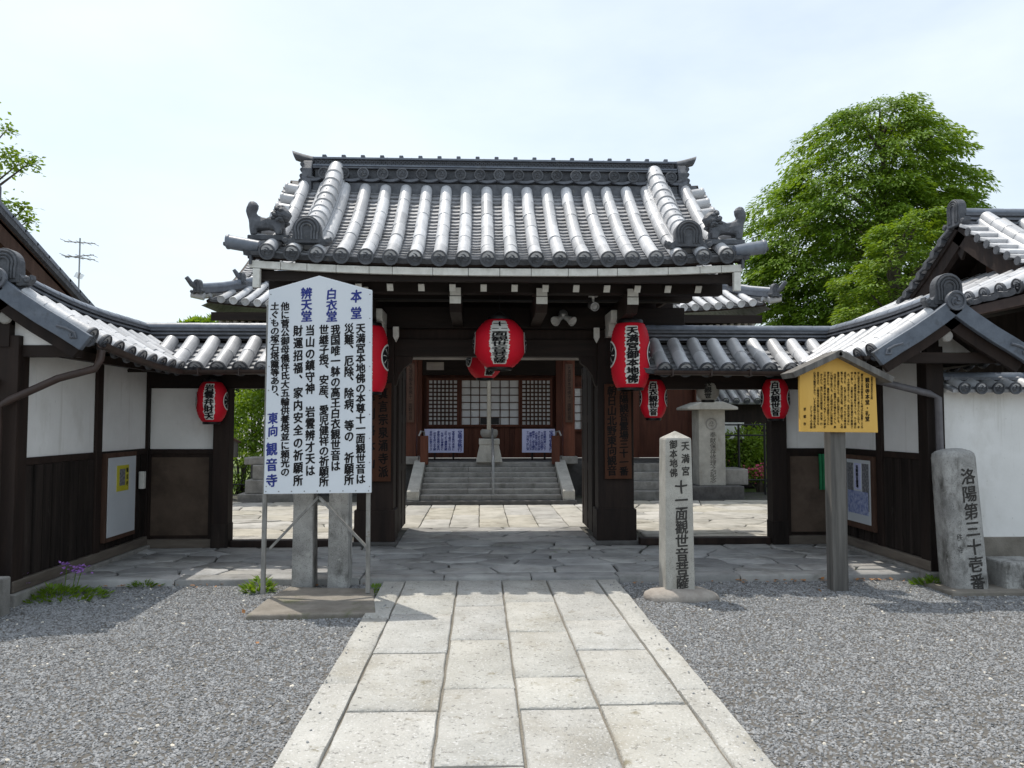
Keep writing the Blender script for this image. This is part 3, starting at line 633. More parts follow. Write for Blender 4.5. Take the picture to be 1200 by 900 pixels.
bx('lintel_beam', 'wood_beam', gate, -2.38, 2.38, 9.56, 9.86, 2.725, 3.0, .012)
bx('door_lintel', 'wood_beam', gate, -1.28, 1.28, 9.66, 9.84, 2.38, 2.6, .008)
bx('transom_panel', 'wood_dark', gate, -1.28, 1.28, 9.72, 9.78, 2.6, 2.725)
bx('rear_lintel', 'wood_beam', gate, -1.9, 1.9, 10.97, 11.15, 2.9, 3.1)
bx('inner_beam', 'wood_beam', gate, -2.5, 2.5, 9.63, 9.85, 3.1, 3.33)
bx('front_purlin', 'wood_beam', gate, -2.55, 2.55, 8.56, 8.72, 3.0, 3.16, .01); bx('rear_purlin', 'wood_beam', gate, -2.55, 2.55, 10.8, 10.96, 3.12, 3.25, .01)
bx('ridge_purlin', 'wood_beam', gate, -2.55, 2.55, 9.67, 9.83, 4.0, 4.2)
for xx in (-2.3, -1.5, 1.5, 2.3): bx('strut', 'wood_dark', gate, xx - .08, xx + .08, 9.68, 9.82, 3.33, 4.0)
bx('gable_wall', 'wood_dark', gate, -2.32, -2.28, 8.8, 10.7, 3.16, 3.7); bx('gable_wall', 'wood_dark', gate, 2.28, 2.32, 8.8, 10.7, 3.16, 3.7)
for xx in (-1.5, -.48, .48, 1.5):   # arm beams reaching out to the purlin, white stepped ends
    o = MB().prism([(8.47, 2.86), (8.55, 2.78), (9.6, 2.74), (9.6, 2.99), (8.47, 2.99)], lambda p, q, a: Vector((xx + a, p, q)), -.065, .065).build('arm_beam', 'wood_dark', gate)
    bx('white_end', 'white_paint', o, xx - .062, xx + .062, 8.452, 8.47, 2.865, 2.945)
    bx('white_end', 'white_paint', o, xx - .06, xx + .06, 8.452, 8.47, 2.955, 3.04)
    bx('bearing_block', 'wood_dark', o, xx - .09, xx + .09, 8.54, 8.74, 2.99, 3.0)
for s in (-1, 1):   # bracket set over the pillar with carved white nosings
    for (yy, zz, ww, hh) in ((9.3, 2.66, .1, .12), (9.1, 2.8, .11, .1)):
        MB().prism([(yy, zz), (yy + .06, zz - .05), (yy + .5, zz - .04), (yy + .5, zz + hh), (yy, zz + hh)], lambda p, q, a: Vector((s * 1.42 + a, p, q)), -ww / 2, ww / 2).build('nosing', 'white_paint', gate, bevel=.01)
    MB().prism([(s * 1.2, 2.72), (s * 1.2, 2.6), (s * 1.235, 2.53), (s * 1.27, 2.6), (s * 1.27, 2.72)], lambda p, q, a: Vector((p, a, q)), 9.4, 9.44).build('nosing', 'white_paint', gate)
# wires and fittings
MB().tube([(-1.9, 8.75, 2.965), (0, 8.77, 2.955), (1.9, 8.75, 2.965)], .004, 6).build('wire', 'metal_black', gate)
# name boards on the pillars
bdR = thing('name_board', 'red brown wooden name board hung on the right gate pillar', 'name board', (1.5, 9.57, 1.2))
pR = at(708, 450, 9.57); qR = at(740, 561, 9.57)
bx('board', 'wood_board', bdR, pR.x, qR.x, 9.545, 9.572, qR.z, pR.z, .004)
mb = MB(); px_column(mb, '洛陽観音霊場三十一番', 731, 452, 557, 9.545, 11, 1); px_column(mb, '朝日山北野東向観音', 717, 452, 557, 9.545, 11.5, 1); mb.build('lettering', 'ink_wood', bdR)
bdL = thing('name_board', 'red brown wooden name board behind the white notice board', 'name board', (-1.55, 9.57, 1.2))
pL = at(423, 449, 9.57); qL = at(458, 564, 9.57)
bx('board', 'wood_board', bdL, pL.x, qL.x, 9.545, 9.572, qL.z, pL.z, .004)
mb = MB(); px_column(mb, '真言宗泉涌寺派', 449, 453, 560, 9.545, 11.5, 1); px_column(mb, '準別格本山', 434, 456, 552, 9.545, 11.5, 1); mb.build('lettering', 'ink_wood', bdL)
# flood light and security camera
fl = thing('flood_light', 'twin white flood light fixed to the dark lintel of the gate', 'lamp', (.8, 9.5, 2.86))
MB().lathe([(.05, 0), (.06, .02), (.06, .05), (.04, .07), (.001, .075)], 12, m=Matrix.Translation((.83, 9.555, 2.9)) @ Matrix.Rotation(pi / 2, 4, 'X')).build('mount', 'metal_grey', fl, smooth=40)
for s in (-1, 1):
    q = Vector((s * .7, -.75, -.55)).to_track_quat('Z', 'Y').to_matrix().to_4x4()
    o = MB().lathe([(.02, -.08), (.035, -.06), (.035, -.02), (.06, .05), (.063, .07), (.055, .072), (.05, .055), (.001, .05)], 14, m=Matrix.Translation((.83 + s * .07, 9.46, 2.83)) @ q).build('lamp_head', 'metal_white', fl, smooth=40)
sc_ = thing('security_camera', 'small grey security camera mounted under the gate eave', 'camera', (1.1, 8.85, 2.95))
MB().box(1.05, 1.15, 8.72, 8.82, 3.0, 3.012).tube([(1.1, 8.77, 3.0), (1.1, 8.77, 2.93)], .015, 8).build('bracket', 'metal_white', sc_)
MB().lathe([(.045, 0), (.05, .02), (.05, .13), (.052, .15), (.042, .152), (.035, .13), (.001, .125)], 14, m=Matrix.Translation((1.09, 8.84, 2.92)) @ Vector((.12, -.9, -.3)).to_track_quat('Z', 'Y').to_matrix().to_4x4()).build('housing', 'metal_grey', sc_, smooth=40)
# guardian lions on the eave corners
def lion(s, label):
    base = Vector((s * 2.44, 8.2, gprof(1.55) + gz(2.44) + .1))
    root = thing('roof_lion', label, 'lion statue', base, 'guardian lion tiles on the gate roof corners')
    J = dict(rump=(.13, 0, .15), belly=(.03, 0, .14), chest=(-.08, 0, .165), neck=(-.13, -.01, .215), head=(-.165, -.035, .235), muz=(-.215, -.055, .2),
             hfl=(-.1, .05, .08), ffl=(-.125, .055, .0), hfr=(-.09, -.06, .08), ffr=(-.11, -.07, .0), hbl=(.16, .055, .08), fbl=(.14, .06, .0), hbr=(.17, -.055, .08), fbr=(.155, -.06, .0),
             t1=(.19, 0, .21), t2=(.215, 0, .28), t3=(.175, 0, .335), t4=(.215, 0, .39), m1=(-.1, .0, .265), m2=(-.06, 0, .23))
    E = [('rump', 'belly'), ('belly', 'chest'), ('chest', 'neck'), ('neck', 'head'), ('head', 'muz'), ('chest', 'hfl'), ('hfl', 'ffl'), ('chest', 'hfr'), ('hfr', 'ffr'), ('rump', 'hbl'), ('hbl', 'fbl'), ('rump', 'hbr'), ('hbr', 'fbr'), ('rump', 't1'), ('t1', 't2'), ('t2', 't3'), ('t3', 't4'), ('neck', 'm1'), ('m1', 'm2')]
    Rr = dict(rump=.075, belly=.06, chest=.085, neck=.085, head=.085, muz=.05, t1=.05, t2=.07, t3=.075, t4=.03, m1=.08, m2=.075)
    ks = list(J); me = bpy.data.meshes.new('body'); me.from_pydata([(J[k][0] * s * 1.0, J[k][1], J[k][2]) for k in ks], [(ks.index(a), ks.index(b)) for a, b in E], []); me.materials.append(MATS['tile_dark'])
    o = bpy.data.objects.new('body', me); COL.objects.link(o); o.parent = root
    o.modifiers.new('skin', 'SKIN'); o.modifiers.new('sub', 'SUBSURF').levels = 1; o.modifiers['sub'].render_levels = 1
    for i, k in enumerate(ks):
        r = Rr.get(k, .042 if k[0] == 'h' else .036); me.skin_vertices[0].data[i].radius = (r, r); me.skin_vertices[0].data[i].use_root = (k == 'rump')
    mb = MB(); rng = random.Random(3)
    for k in range(60):   # mane curls
        a = rng.uniform(0, 2 * pi); ph = rng.uniform(-.6, 1.3); r = .095; c = Vector((s * (-.15 + rng.uniform(-.03, .05)), 0, .215)) + Vector((s * -.03 * cos(a), r * cos(ph) * cos(a), r * sin(a)))
        mb.lathe([(.004, -.026), (.029, -.008), (.029, .01), (.004, .028)], 7, c=c + Vector((s * .03, 0, .01)))
    mb.build('mane', 'tile_dark', root, smooth=50, local=True)
    MB().box(-.22, .22, -.09, .09, -.05, .006).build('base', 'tile_dark', root, bevel=.01, local=True)
lion(-1, 'dark tile guardian lion on the left corner of the gate roof'); lion(1, 'dark tile guardian lion on the right corner of the gate roof')

# ================================================================== WING WALLS WITH TILED ROOFS
def wprof(d):
    t = d / .68; return 2.16 + .44 * (.8 * (1 - t) + .2 * (1 - t) ** 2) if t < 1 else 2.16 - .52 * (t - 1)
def wing(s, Xr, Yn, Yw, Ymid, xi, xpost, sweep, label):
    root = thing('wing_wall', label, 'wall', (s * Xr, 9.4, 0))
    RY = 9.5
    SF = Slope((0, RY, 0), (1, 0, 0), (0, -1, 0), wprof); SB = Slope((0, RY, 0), (1, 0, 0), (0, 1, 0), wprof)
    SI = Slope((s * Xr, 0, 0), (0, 1, 0), (-s, 0, 0), wprof); SO = Slope((s * Xr, 0, 0), (0, 1, 0), (s, 0, 0), wprof)
    def zs(Y):
        t = max(0, (8.6 - Y) / (8.6 - Yn)); return sweep * t * t
    z0 = lambda a: 0
    ab = sorted((s * 1.74, s * (Xr + .6)))
    roof = deck(SF, root, ab[0], ab[1], .0, .66, -.06, -.03, 'roof', 'wood_beam', 3)
    deck(SB, root, ab[0], ab[1], .0, .66, -.06, -.03, 'rear_roof', 'tile_flat', 3)
    deck(SI, root, Yn + .02, 9.45, .0, .66, -.06, -.03, 'roof', 'wood_beam', 3, zs, 6); deck(SO, root, Yn + .02, 9.45, .0, .66, -.06, -.03, 'roof', 'wood_beam', 3, zs, 6)
    sp = .247; rowsF = [s * (1.93 + sp * k) for k in range(10) if 1.93 + sp * k < Xr - .1]
    tile_rows(SF, roof, rowsF, .12, .7, 2, .082, .025, z0, dmax=lambda a: Xr - abs(a) + .02, disc_r=.092)
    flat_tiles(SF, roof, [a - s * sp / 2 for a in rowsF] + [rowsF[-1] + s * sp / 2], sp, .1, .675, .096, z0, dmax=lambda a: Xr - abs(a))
    rowsS = []; y = Yn + .13
    while y < 9.35: rowsS.append(y); y += sp
    tile_rows(SI, roof, rowsS, .12, .7, 3, .082, .025, zs, dmax=lambda Y: 9.5 - Y + .02, disc_r=.092)
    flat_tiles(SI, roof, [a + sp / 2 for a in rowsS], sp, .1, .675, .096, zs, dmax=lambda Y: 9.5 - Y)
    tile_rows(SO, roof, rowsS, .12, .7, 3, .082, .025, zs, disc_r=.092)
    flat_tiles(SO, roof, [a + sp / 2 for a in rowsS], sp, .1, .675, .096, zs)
    tile_rows(SB, roof, rowsF, .12, .7, 2, .082, .025, z0, disc_r=.092)
    # ridges
    lay = [(0, .14, .1), (.0, .022, .15), (.05, .07, .142), (.095, .115, .134), (.0, .14, .1)]
    ridge(roof, [(s * 1.74, RY, 2.56), (s * (Xr - .02), RY, 2.56)], lay, .068, .25)
    ys = [9.5 + (Yn + .1 - 9.5) * k / 10 for k in range(11)]
    ridge(roof, [(s * Xr, yy, 2.563 + zs(yy)) for yy in ys], lay, .07, .25)
    za = zs(Yn)
    oni(roof, (s * Xr, Yn + .1, 2.6 + za), (0, -1, 0), .46, .3, .1, 'ogre_tile')
    # gable: tile-clad barge boards, crest disc, hanging ornament
    for S in (SI, SO):
        rings = []
        for k in range(5):
            d = .78 * k / 4 - .01; rings.append([S.p(Yn - .045, d, .05) + Vector((0, 0, za)), S.p(Yn + .012, d, .05) + Vector((0, 0, za)), S.p(Yn + .012, d, -.1) + Vector((0, 0, za)), S.p(Yn - .045, d, -.1) + Vector((0, 0, za))])
        o = MB().sweep(rings).build('barge_tile', 'barge', roof, bevel=.006)
        sc = MB(); T, Nn = S.frame(.6); c = S.p(Yn - .05, .62, -.025) + Vector((0, 0, za)); pts = [c - T * .1 + Nn * .0, c - T * .02 + Nn * .02, c + T * .06 + Nn * .02, c + T * .09 - Nn * .01, c + T * .05 - Nn * .03, c + T * .03 - Nn * .005]
        sc.tube(pts, .013, 6); sc.build('scroll', 'tile_ridge', o)
        rings = []
        for k in range(5):
            d = .74 * k / 4; rings.append([S.p(Yn + .03, d, -.09) + Vector((0, 0, za)), S.p(Yn + .08, d, -.09) + Vector((0, 0, za)), S.p(Yn + .08, d, -.2) + Vector((0, 0, za)), S.p(Yn + .03, d, -.2) + Vector((0, 0, za))])
        MB().sweep(rings).build('bargeboard', 'wood_dark', roof)
    disc_mesh(MB(), Vector((s * Xr, Yn - .06, wprof(0) + .02 + za)), (0, -1, 0), .095, .05).build('crest_disc', 'tile_ridge', roof, smooth=40)
    MB().lathe([(.001, -.02), (.05, -.015), (.06, 0), (.05, .015), (.001, .02)], 14, m=Matrix.Translation((s * Xr - s * .03, Yn + .06, 2.3 + za)) @ Matrix.Rotation(pi / 2, 4, 'X')).build('hanging_ornament', 'stone_grey', roof, smooth=40)
    bx('tie_beam', 'wood_beam', root, s * Xr - .6, s * Xr + .6, Yn + .14, Yn + .24, 2.12, 2.22)
    bx('ridge_purlin', 'wood_beam', root, s * Xr - .06, s * Xr + .06, Yn + .1, 9.4, 2.36 + za * .2, 2.48 + za * .2)
    tri = [(-.5, 2.2), (.5, 2.2), (0, 2.5 + za)]
    MB().prism(tri, lambda p, q, a: Vector((s * Xr + p, a, q)), Yw + .06, Yw + .1).build('gable_plaster', 'plaster', root)
    bx('strut', 'wood_dark', root, s * Xr - .06, s * Xr + .06, Yw - .02, Yw + .12, 2.2, 2.5 + za * .5)
    # eave plates
    for xx in (Xr - .42, Xr + .42): bx('eave_plate', 'wood_beam', root, s * xx - .04, s * xx + .04, Yn + .2, 9.2, 2.12, 2.2)
    fx = sorted((s * 1.74, s * (Xr - .5))); bx('eave_plate', 'wood_beam', root, fx[0], fx[1], 9.02, 9.1, 2.12, 2.2)
    # front section: header, post, threshold, panels
    hx = sorted((s * 1.73, s * (xi - .0))); bx('header_beam', 'wood_beam', root, hx[0], hx[1], 9.38, 9.54, 1.96, 2.2, .008)
    po = bx('post', 'wood_dark', root, s * xpost - .095, s * xpost + .095, 9.34, 9.53, .1, 1.96, .008)
    bx('post_foot', 'wood_plank_dark', po, s * xpost - .1, s * xpost + .1, 9.33, 9.54, .06, .34, .006)
    tx = sorted((s * 1.76, s * (xpost - .1))); bx('threshold', 'wood_dark', root, tx[0], tx[1], 9.4, 9.54, .05, .135, .01)
    a, b = sorted((s * (xpost + .095), s * xi))
    bx('plaster_panel', 'plaster', root, a, b, 9.43, 9.5, 1.23, 1.96); bx('rail', 'wood_dark', root, a, b, 9.405, 9.52, 1.175, 1.228)
    bx('lower_panel', 'wood_panel', root, a + .05, b - .05, 9.42, 9.47, .2, 1.13); bx('panel_frame', 'wood_dark', root, a, b, 9.44, 9.5, .16, 1.174); bx('sill', 'wood_sill', root, a, b, 9.38, 9.52, .05, .158, .008)
    bx('panel_stile', 'wood_dark', root, a, a + .06, 9.4, 9.44, .16, 1.174); bx('panel_stile', 'wood_dark', root, b - .06, b, 9.4, 9.44, .16, 1.174)
    # side section
    xo = s * (xi + .1); x0, x1 = sorted((s * xi, xo))
    for yy, ww in ((Yw + .08, .085), (Ymid, .06), (9.44, .07)):
        px0, px1 = sorted((s * (xi - .035), s * (xi + .14))); bx('post', 'wood_dark', root, px0, px1, yy - ww, yy + ww, .1, 2.3 if yy < 8 else 2.2, .006)
    pn = sorted((s * (xi - .02), s * (xi + .1)))
    for ya, yb in ((Yw + .165, Ymid - .06), (Ymid + .06, 9.37)):
        bx('plaster_panel', 'plaster', root, x0, x1, ya, yb, 1.24, 2.25); bx('rail', 'wood_dark', root, pn[0], pn[1], ya, yb, 1.175, 1.238)
        bx('backing', 'wood_plank_dark', root, x0 + .02, x1 - .02, ya, yb, .2, 1.174)
        n = int((yb - ya) / .15)
        for k in range(n):
            u0 = ya + (yb - ya) * k / n; u1 = ya + (yb - ya) * (k + 1) / n; fx0, fx1 = sorted((s * (xi - .012 - .006 * (k % 2)), s * (xi + .018)))
            bx('plank', 'wood_plank_dark', root, fx0, fx1, u0 + .004, u1 - .004, .205, 1.172, .003)
            bt = sorted((s * (xi - .03), s * (xi - .005))); bx('batten', 'wood_plank_dark', root, bt[0], bt[1], u1 - .016, u1 + .016, .21, 1.17) if k < n - 1 else None
    sl = sorted((s * (xi - .05), s * (xi + .12))); bx('sill', 'wood_sill', root, sl[0], sl[1], Yw, 9.37, .1, .2, .01)
    pl = sorted((s * (xi - .09), s * (xi + .16)))
    n = 3
    for k in range(n):
        ya = Yw - .05 + (9.42 - Yw) * k / n; yb = Yw - .05 + (9.42 - Yw) * (k + 1) / n; bx('plinth_stone', 'stone_grey', root, pl[0], pl[1], ya + .004, yb - .004, -.05, .099, .01)
    # gutter
    gx = Xr - .755
    def gut(pts, nm):
        pts = [Vector(p) for p in pts]; rings = []
        for i, p in enumerate(pts):
            t = (pts[min(i + 1, len(pts) - 1)] - pts[max(i - 1, 0)]).normalized(); sd_ = Vector((-t.y, t.x, 0)).normalized()
            sec = [p + (sd_ * cos(a) + Vector((0, 0, 1)) * sin(a)) * .05 for a in [pi + pi * i / 8 for i in range(9)]] + [p + (sd_ * cos(a) + Vector((0, 0, 1)) * sin(a)) * .043 for a in [2 * pi - pi * i / 8 for i in range(9)]]
            rings.append(sec)
        return MB().sweep(rings).build(nm, 'copper_brown', root, smooth=40)
    g = gut([(s * 1.8, 8.73, 2.145), (s * (gx - .02), 8.73, 2.135), (s * gx, 8.7, 2.135)] + [(s * gx, yy, 2.135 + zs(yy)) for yy in (8.4, 8.0, 7.6, 7.2, Yn + .25)], 'gutter')
    for k in range(5):
        xx = s * (2.0 + .45 * k)
        if abs(xx) < gx: MB().box(xx - .008, xx + .008, 8.675, 8.785, 2.08, 2.16).build('gutter_strap', 'copper_brown', g)
    return root, zs
wingL, zsL = wing(-1, 4.3, 6.66, 6.75, 8.2, 4.2, 3.3, .15, 'white plastered wing wall with tiled roof on the left of the gate')
wingR, zsR = wing(1, 4.25, 7.02, 7.38, 8.32, 4.22, 3.48, .07, 'white plastered wing wall with tiled roof on the right of the gate')
gL = -(4.3 - .755); gR = 4.25 - .755
MB().tube([(gL, 6.9, 2.18), (gL, 6.88, 2.1), (gL - .03, 6.86, 2.02), (gL - .3, 6.78, 1.93), (-4.2, 6.7, 1.74), (-4.28, 6.68, 1.68), (-4.28, 6.68, .1)], .034, 10).build('downpipe', 'copper_brown', wingL, smooth=50)
MB().tube([(gR, 7.45, 2.12), (gR + .02, 7.44, 2.04), (gR + .1, 7.42, 1.99), (4.18, 7.32, 1.83), (4.26, 7.31, 1.79), (4.27, 7.31, .1)], .034, 10).build('downpipe', 'pipe_grey', wingR, smooth=50)
# white garden walls running outwards from the wings
def garden_wall(s, x0, x1, Y, label):
    root = thing('garden_wall', label, 'wall', (s * x0, Y, 0)); a, b = sorted((s * x0, s * x1))
    bx('plaster_face', 'plaster', root, a, b, Y, Y + .16, .42, 1.86); bx('base_course', 'concrete', root, a, b, Y - .02, Y + .18, -.05, .42, .006)
    SF = Slope((0, Y + .08, 0), (1, 0, 0), (0, -1, 0), lambda d: 1.98 - .35 * d); SBk = Slope((0, Y + .08, 0), (1, 0, 0), (0, 1, 0), lambda d: 1.98 - .35 * d)
    r = deck(SF, root, a, b, 0, .26, -.05, -.02, 'coping', 'tile_flat', 2); deck(SBk, root, a, b, 0, .26, -.05, -.02, 'rear_coping', 'tile_flat', 2)
    rows = []; x = a + .1
    while x < b: rows.append(x); x += .17
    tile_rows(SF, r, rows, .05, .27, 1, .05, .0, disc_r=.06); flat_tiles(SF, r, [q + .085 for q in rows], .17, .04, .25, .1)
    ridge(r, [(a, Y + .08, 1.97), (b, Y + .08, 1.97)], [(0, .03, .11), (0, .03, .1)], .055, .28)
    MB().box(a, b, Y - .05, Y + .21, 1.84, 1.93).build('eave_moulding', 'plaster', root, bevel=.03)
    return root
garden_wall(1, 4.4, 9.0, 7.46, 'white plaster wall with tile coping at the right edge'); garden_wall(-1, 4.33, 9.0, 6.86, 'pale wall at the far left edge of the photograph')
# notice boards on the wing walls
nb = thing('notice_board', 'framed white notice board with a yellow flyer on the left wall', 'notice board', (-4.17, 8.85, .7))
bx('frame', 'wood_brown', nb, -4.19, -4.14, 8.3, 9.02, .28, 1.22, .005); bx('panel', 'poster_white', nb, -4.14, -4.132, 8.34, 8.98, .33, 1.17)
fy = bx('flyer', 'poster_yellow', nb, -4.132, -4.128, 8.52, 8.8, .8, 1.08)
bx('picture', 'poster_dark', fy, -4.128, -4.126, 8.58, 8.71, .86, 1.04)
mb = MB(); column(mb, '観音寺', lambda x, z, o: Vector((-4.128 + o, x, z)), 8.76, 1.06, .84, .05, 1, .001); mb.build('print', 'ink', fy)
lb = tag(bx('letter_tube', 'white_paint', None, -4.16, -4.1, 9.12, 9.18, .78, .98, .006), 'small white box on the post beside the left notice board', 'box')
ps = thing('poster_frame', 'framed dark and white poster on the right side wall', 'poster', (4.19, 8.75, .7))
bx('frame', 'wood_brown', ps, 4.16, 4.2, 8.4, 9.06, .33, 1.17, .005); pp = bx('sheet', 'poster_white', ps, 4.152, 4.16, 8.46, 9.0, .4, 1.12)
for k, (ya, yb, za, zb, mt) in enumerate(((8.48, 8.63, .55, 1.08, 'poster_dark'), (8.84, 8.98, .55, 1.08, 'poster_dark'), (8.5, 8.97, .5, .76, 'poster_blue'), (8.66, 8.81, .78, 1.08, 'notice_blue'))):
    bx('photo_block', mt, pp, 4.149 - .0007 * k, 4.152, ya, yb, za, zb)
mb = MB(); column(mb, '洛陽観音霊場', lambda x, z, o: Vector((4.149 - .004 - o, -x, z)), -8.735, 1.06, .8, .06, 1, .001); mb.build('print', 'ink', pp)
gc = MB(); rings = []
for k in range(9):
    x = 3.98 + .1 * k / 8; y = 9.37 + .012 * sin(k * 1.9); rings.append([(x, y, 1.16), (x, y - .01, .95), (x + .004, y + .004, .72), (x + .004, y + .008, .72), (x, y - .004, .95), (x, y + .006, 1.16)])
tag(gc.sweep(rings).build('hanging_cloth', 'green_cloth', smooth=60), 'green cloth hanging beside the yellow sign post on the brown panel', 'cloth')

# ================================================================== MAIN HALL BEHIND THE GATE
HY = 17.4
hall = thing('main_hall', 'dark timber main hall with lattice doors seen through the gate', 'temple hall', (0, HY, 0))
def hprof(d):
    t = d / 4.3; return 3.78 + 2.6 * (.55 * (1 - t) + .45 * (1 - t) ** 2) if t < 1 else 3.78 - 1.43 * (t - 1)
HR = 19.5
HF = Slope((0, HR, 0), (1, 0, 0), (0, -1, 0), hprof)
def hz(a): return .2 * (min(abs(a), 5.7) / 5.6) ** 4
rH = deck(HF, hall, -5.6, 5.6, .1, 4.25, -.09, -.04, 'roof', 'wood_beam', 10, hz, 14)
rw = [(k + .5) * .235 for k in range(-23, 23)]
hd = lambda a: max(.2, 4.3 - (5.62 - abs(a)) * 1.35)
for a in rw:
    d0 = max(.25, 4.3 - (5.75 - abs(a)) * 1.5); T = None; rings = []
    for k in range(9):
        d = d0 + (4.3 - d0) * k / 8; T, Nn = HF.frame(d); c = HF.p(a, d, .03) + Vector((0, 0, hz(a))); rings.append([c + (Vector((1, 0, 0)) * cos(q) + Nn * sin(q)) * .07 for q in [radians(-10 + 200 * i / 9) for i in range(10)]])
    mb = MB().sweep(rings); T, Nn = HF.frame(4.3); disc_mesh(mb, HF.p(a, 4.31, .03) + Vector((0, 0, hz(a))), T, .08, boss=False); mb.build('tile_row', 'tile', rH, smooth=40)
flat_tiles(HF, rH, [k * .235 for k in range(-23, 24)], .235, 1.2, 4.27, .12, hz)
deck(Slope((0, HR, 0), (1, 0, 0), (0, 1, 0), hprof), hall, -5.6, 5.6, .1, 4.25, -.09, -.04, 'rear_roof', 'tile_flat', 6, hz, 4)
bx('ridge', 'tile_ridge', hall, -3.4, 3.4, HR - .2, HR + .2, 6.2, 6.75, .03)
for s in (-1, 1):
    # hip ridges with upturned ends
    P = []
    for k in range(10):
        t = k / 9; a = s * (3.2 + 2.5 * t); d = .2 + 4.15 * t; P.append(HF.p(a, d, .06) + Vector((0, 0, hz(a) + .1 * max(0, t - .8))))
    rings = [[p + Vector((0, -.07, 0)), p + Vector((0, .07, 0)), p + Vector((0, .07, .14)), p + Vector((0, -.07, .14))] for p in P]
    MB().sweep(rings).build('hip_ridge', 'tile_ridge', rH); MB().tube([p + Vector((0, 0, .15)) for p in P], .06, 10).build('hip_cap', 'tile_bluish', rH, smooth=50)
    oni(rH, P[-1] + Vector((0, -.05, .02)), (s * .4, -1, 0), .3, .26, .08, 'ogre_tile'); oni(rH, P[-3] + Vector((0, -.05, .1)), (s * .4, -1, 0), .26, .24, .08, 'ogre_tile')
    MB().tube([P[-1] + Vector((0, 0, .1)), P[-1] + Vector((s * .1, -.1, .17)), P[-1] + Vector((s * .18, -.18, .3))], [.06, .05, .04], 10).build('corner_horn', 'tile_ridge', rH, smooth=50)
    MB().tube([P[-3] + Vector((0, 0, .2)), P[-3] + Vector((s * .08, -.08, .28)), P[-3] + Vector((s * .14, -.14, .38))], [.055, .05, .035], 10).build('corner_horn', 'tile_ridge', rH, smooth=50)
    MB().tube([HF.p(s * 5.62, 4.28, .03) + Vector((0, 0, hz(5.6))), HF.p(s * 5.62, 4.28, .03) + Vector((s * .24, -.02, hz(5.6) + .05))], .075, 12).build('corner_tile', 'tile', rH, smooth=40)
    for k in range(8):
        d = 4.1 - .3 * k; p = HF.p(s * (5.55 - k * .12), d, .05) + Vector((0, 0, hz(5.5 - k * .1))); MB().tube([p, p + Vector((s * .25, 0, -.02))], .07, 10).build('side_tile', 'tile', rH, smooth=40)
    # side slopes
    MB().add([HF.p(s * 5.7, 4.25, -.05) + Vector((0, 0, .1)), HF.p(s * 3.4, .2, -.02), (s * 3.4, HR + .2, 6.3), (s * 5.7, HR + 4.2, 3.85)], [(0, 1, 2, 3)]).build('side_roof', 'tile_flat', rH)
YE2 = HR - 4.25
bx('eave_board', 'wood_beam', hall, -5.5, 5.5, YE2, YE2 + .1, 3.56, 3.72); bx('soffit', 'wood_beam', hall, -5.4, 5.4, YE2 + .11, HY + .5, 3.6, 3.66)
re = MB()
for k in range(-37, 38): re.box(k * .146 - .03, k * .146 + .03, YE2 + .24, YE2 + .5, 3.43 + hz(k * .146) * .6, 3.5 + hz(k * .146) * .6)
re.build('rafter_ends', 'white_paint', hall, kind='stuff')
bx('eave_purlin', 'wood_beam', hall, -5.3, 5.3, YE2 + .5, YE2 + .7, 3.38, 3.6)
# body
bx('wall', 'wood_red', hall, -4.9, 4.9, HY + .1, HY + .3, .75, 3.6); bx('lintel', 'wood_beam', hall, -4.9, 4.9, HY - .04, HY + .1, 2.62, 3.1); bx('upper_wall', 'wood_dark', hall, -4.9, 4.9, HY - .02, HY + .1, 3.1, 3.6)
for xx in (-4.8, -3.3, -1.62, 1.62, 3.3, 4.8): bx('post', 'wood_red', hall, xx - .11, xx + .11, HY - .06, HY + .14, .75, 3.4, .01)
def lattice(x0, x1, z0, z1, nx, nz, nm, bw=.018):
    p = bx(nm, 'shoji', hall, x0, x1, HY + .02, HY + .05, z0, z1)
    f = MB(); f.box(x0 - .05, x0, HY - .02, HY + .06, z0 - .05, z1 + .05); f.box(x1, x1 + .05, HY - .02, HY + .06, z0 - .05, z1 + .05); f.box(x0, x1, HY - .019, HY + .06, z0 - .05, z0); f.box(x0, x1, HY - .019, HY + .06, z1, z1 + .05); f.build('frame', 'wood_red', p)
    g = MB()
    for i in range(1, nx): xx = x0 + (x1 - x0) * i / nx; g.box(xx - bw / 2, xx + bw / 2, HY, HY + .02, z0, z1)
    for i in range(1, nz): zz = z0 + (z1 - z0) * i / nz; g.box(x0, x1, HY + .001, HY + .019, zz - bw / 2, zz + bw / 2)
    g.build('lattice', 'wood_brown', p)
lattice(-1.36, -.73, 1.5, 2.5, 7, 11, 'lattice_door', .034); lattice(.75, 1.38, 1.5, 2.5, 7, 11, 'lattice_door', .034)
lattice(-.62, -.02, 1.5, 2.5, 3, 6, 'paper_screen', .02); lattice(.04, .66, 1.5, 2.5, 3, 6, 'paper_screen', .02)
lattice(1.78, 2.4, 1.4, 2.32, 4, 5, 'paper_screen', .02); lattice(-2.4, -1.78, 1.4, 2.32, 4, 5, 'paper_screen', .02); lattice(2.55, 3.15, 1.5, 2.35, 8, 10, 'lattice_door', .03); lattice(-3.15, -2.55, 1.5, 2.35, 8, 10, 'lattice_door', .03)
for xx in (-.2, .04): bx('black_opening_panel', 'black_lacquer', hall, xx, xx + .18, HY + .004, HY + .018, 1.51, 1.66)  # black panels: darkness inside the openings put in as colour
n = 26
for k in range(n):
    xx = -1.5 + 3.0 * k / n; bx('plank', 'wood_red', hall, xx + .003, xx + 3.0 / n - .003, HY + .05 + .004 * (k % 2), HY + .098, .76, 1.44)
bx('veranda', 'stone_dark', hall, -4.9, 4.9, 16.0, HY + .1, .0, .74, .01)
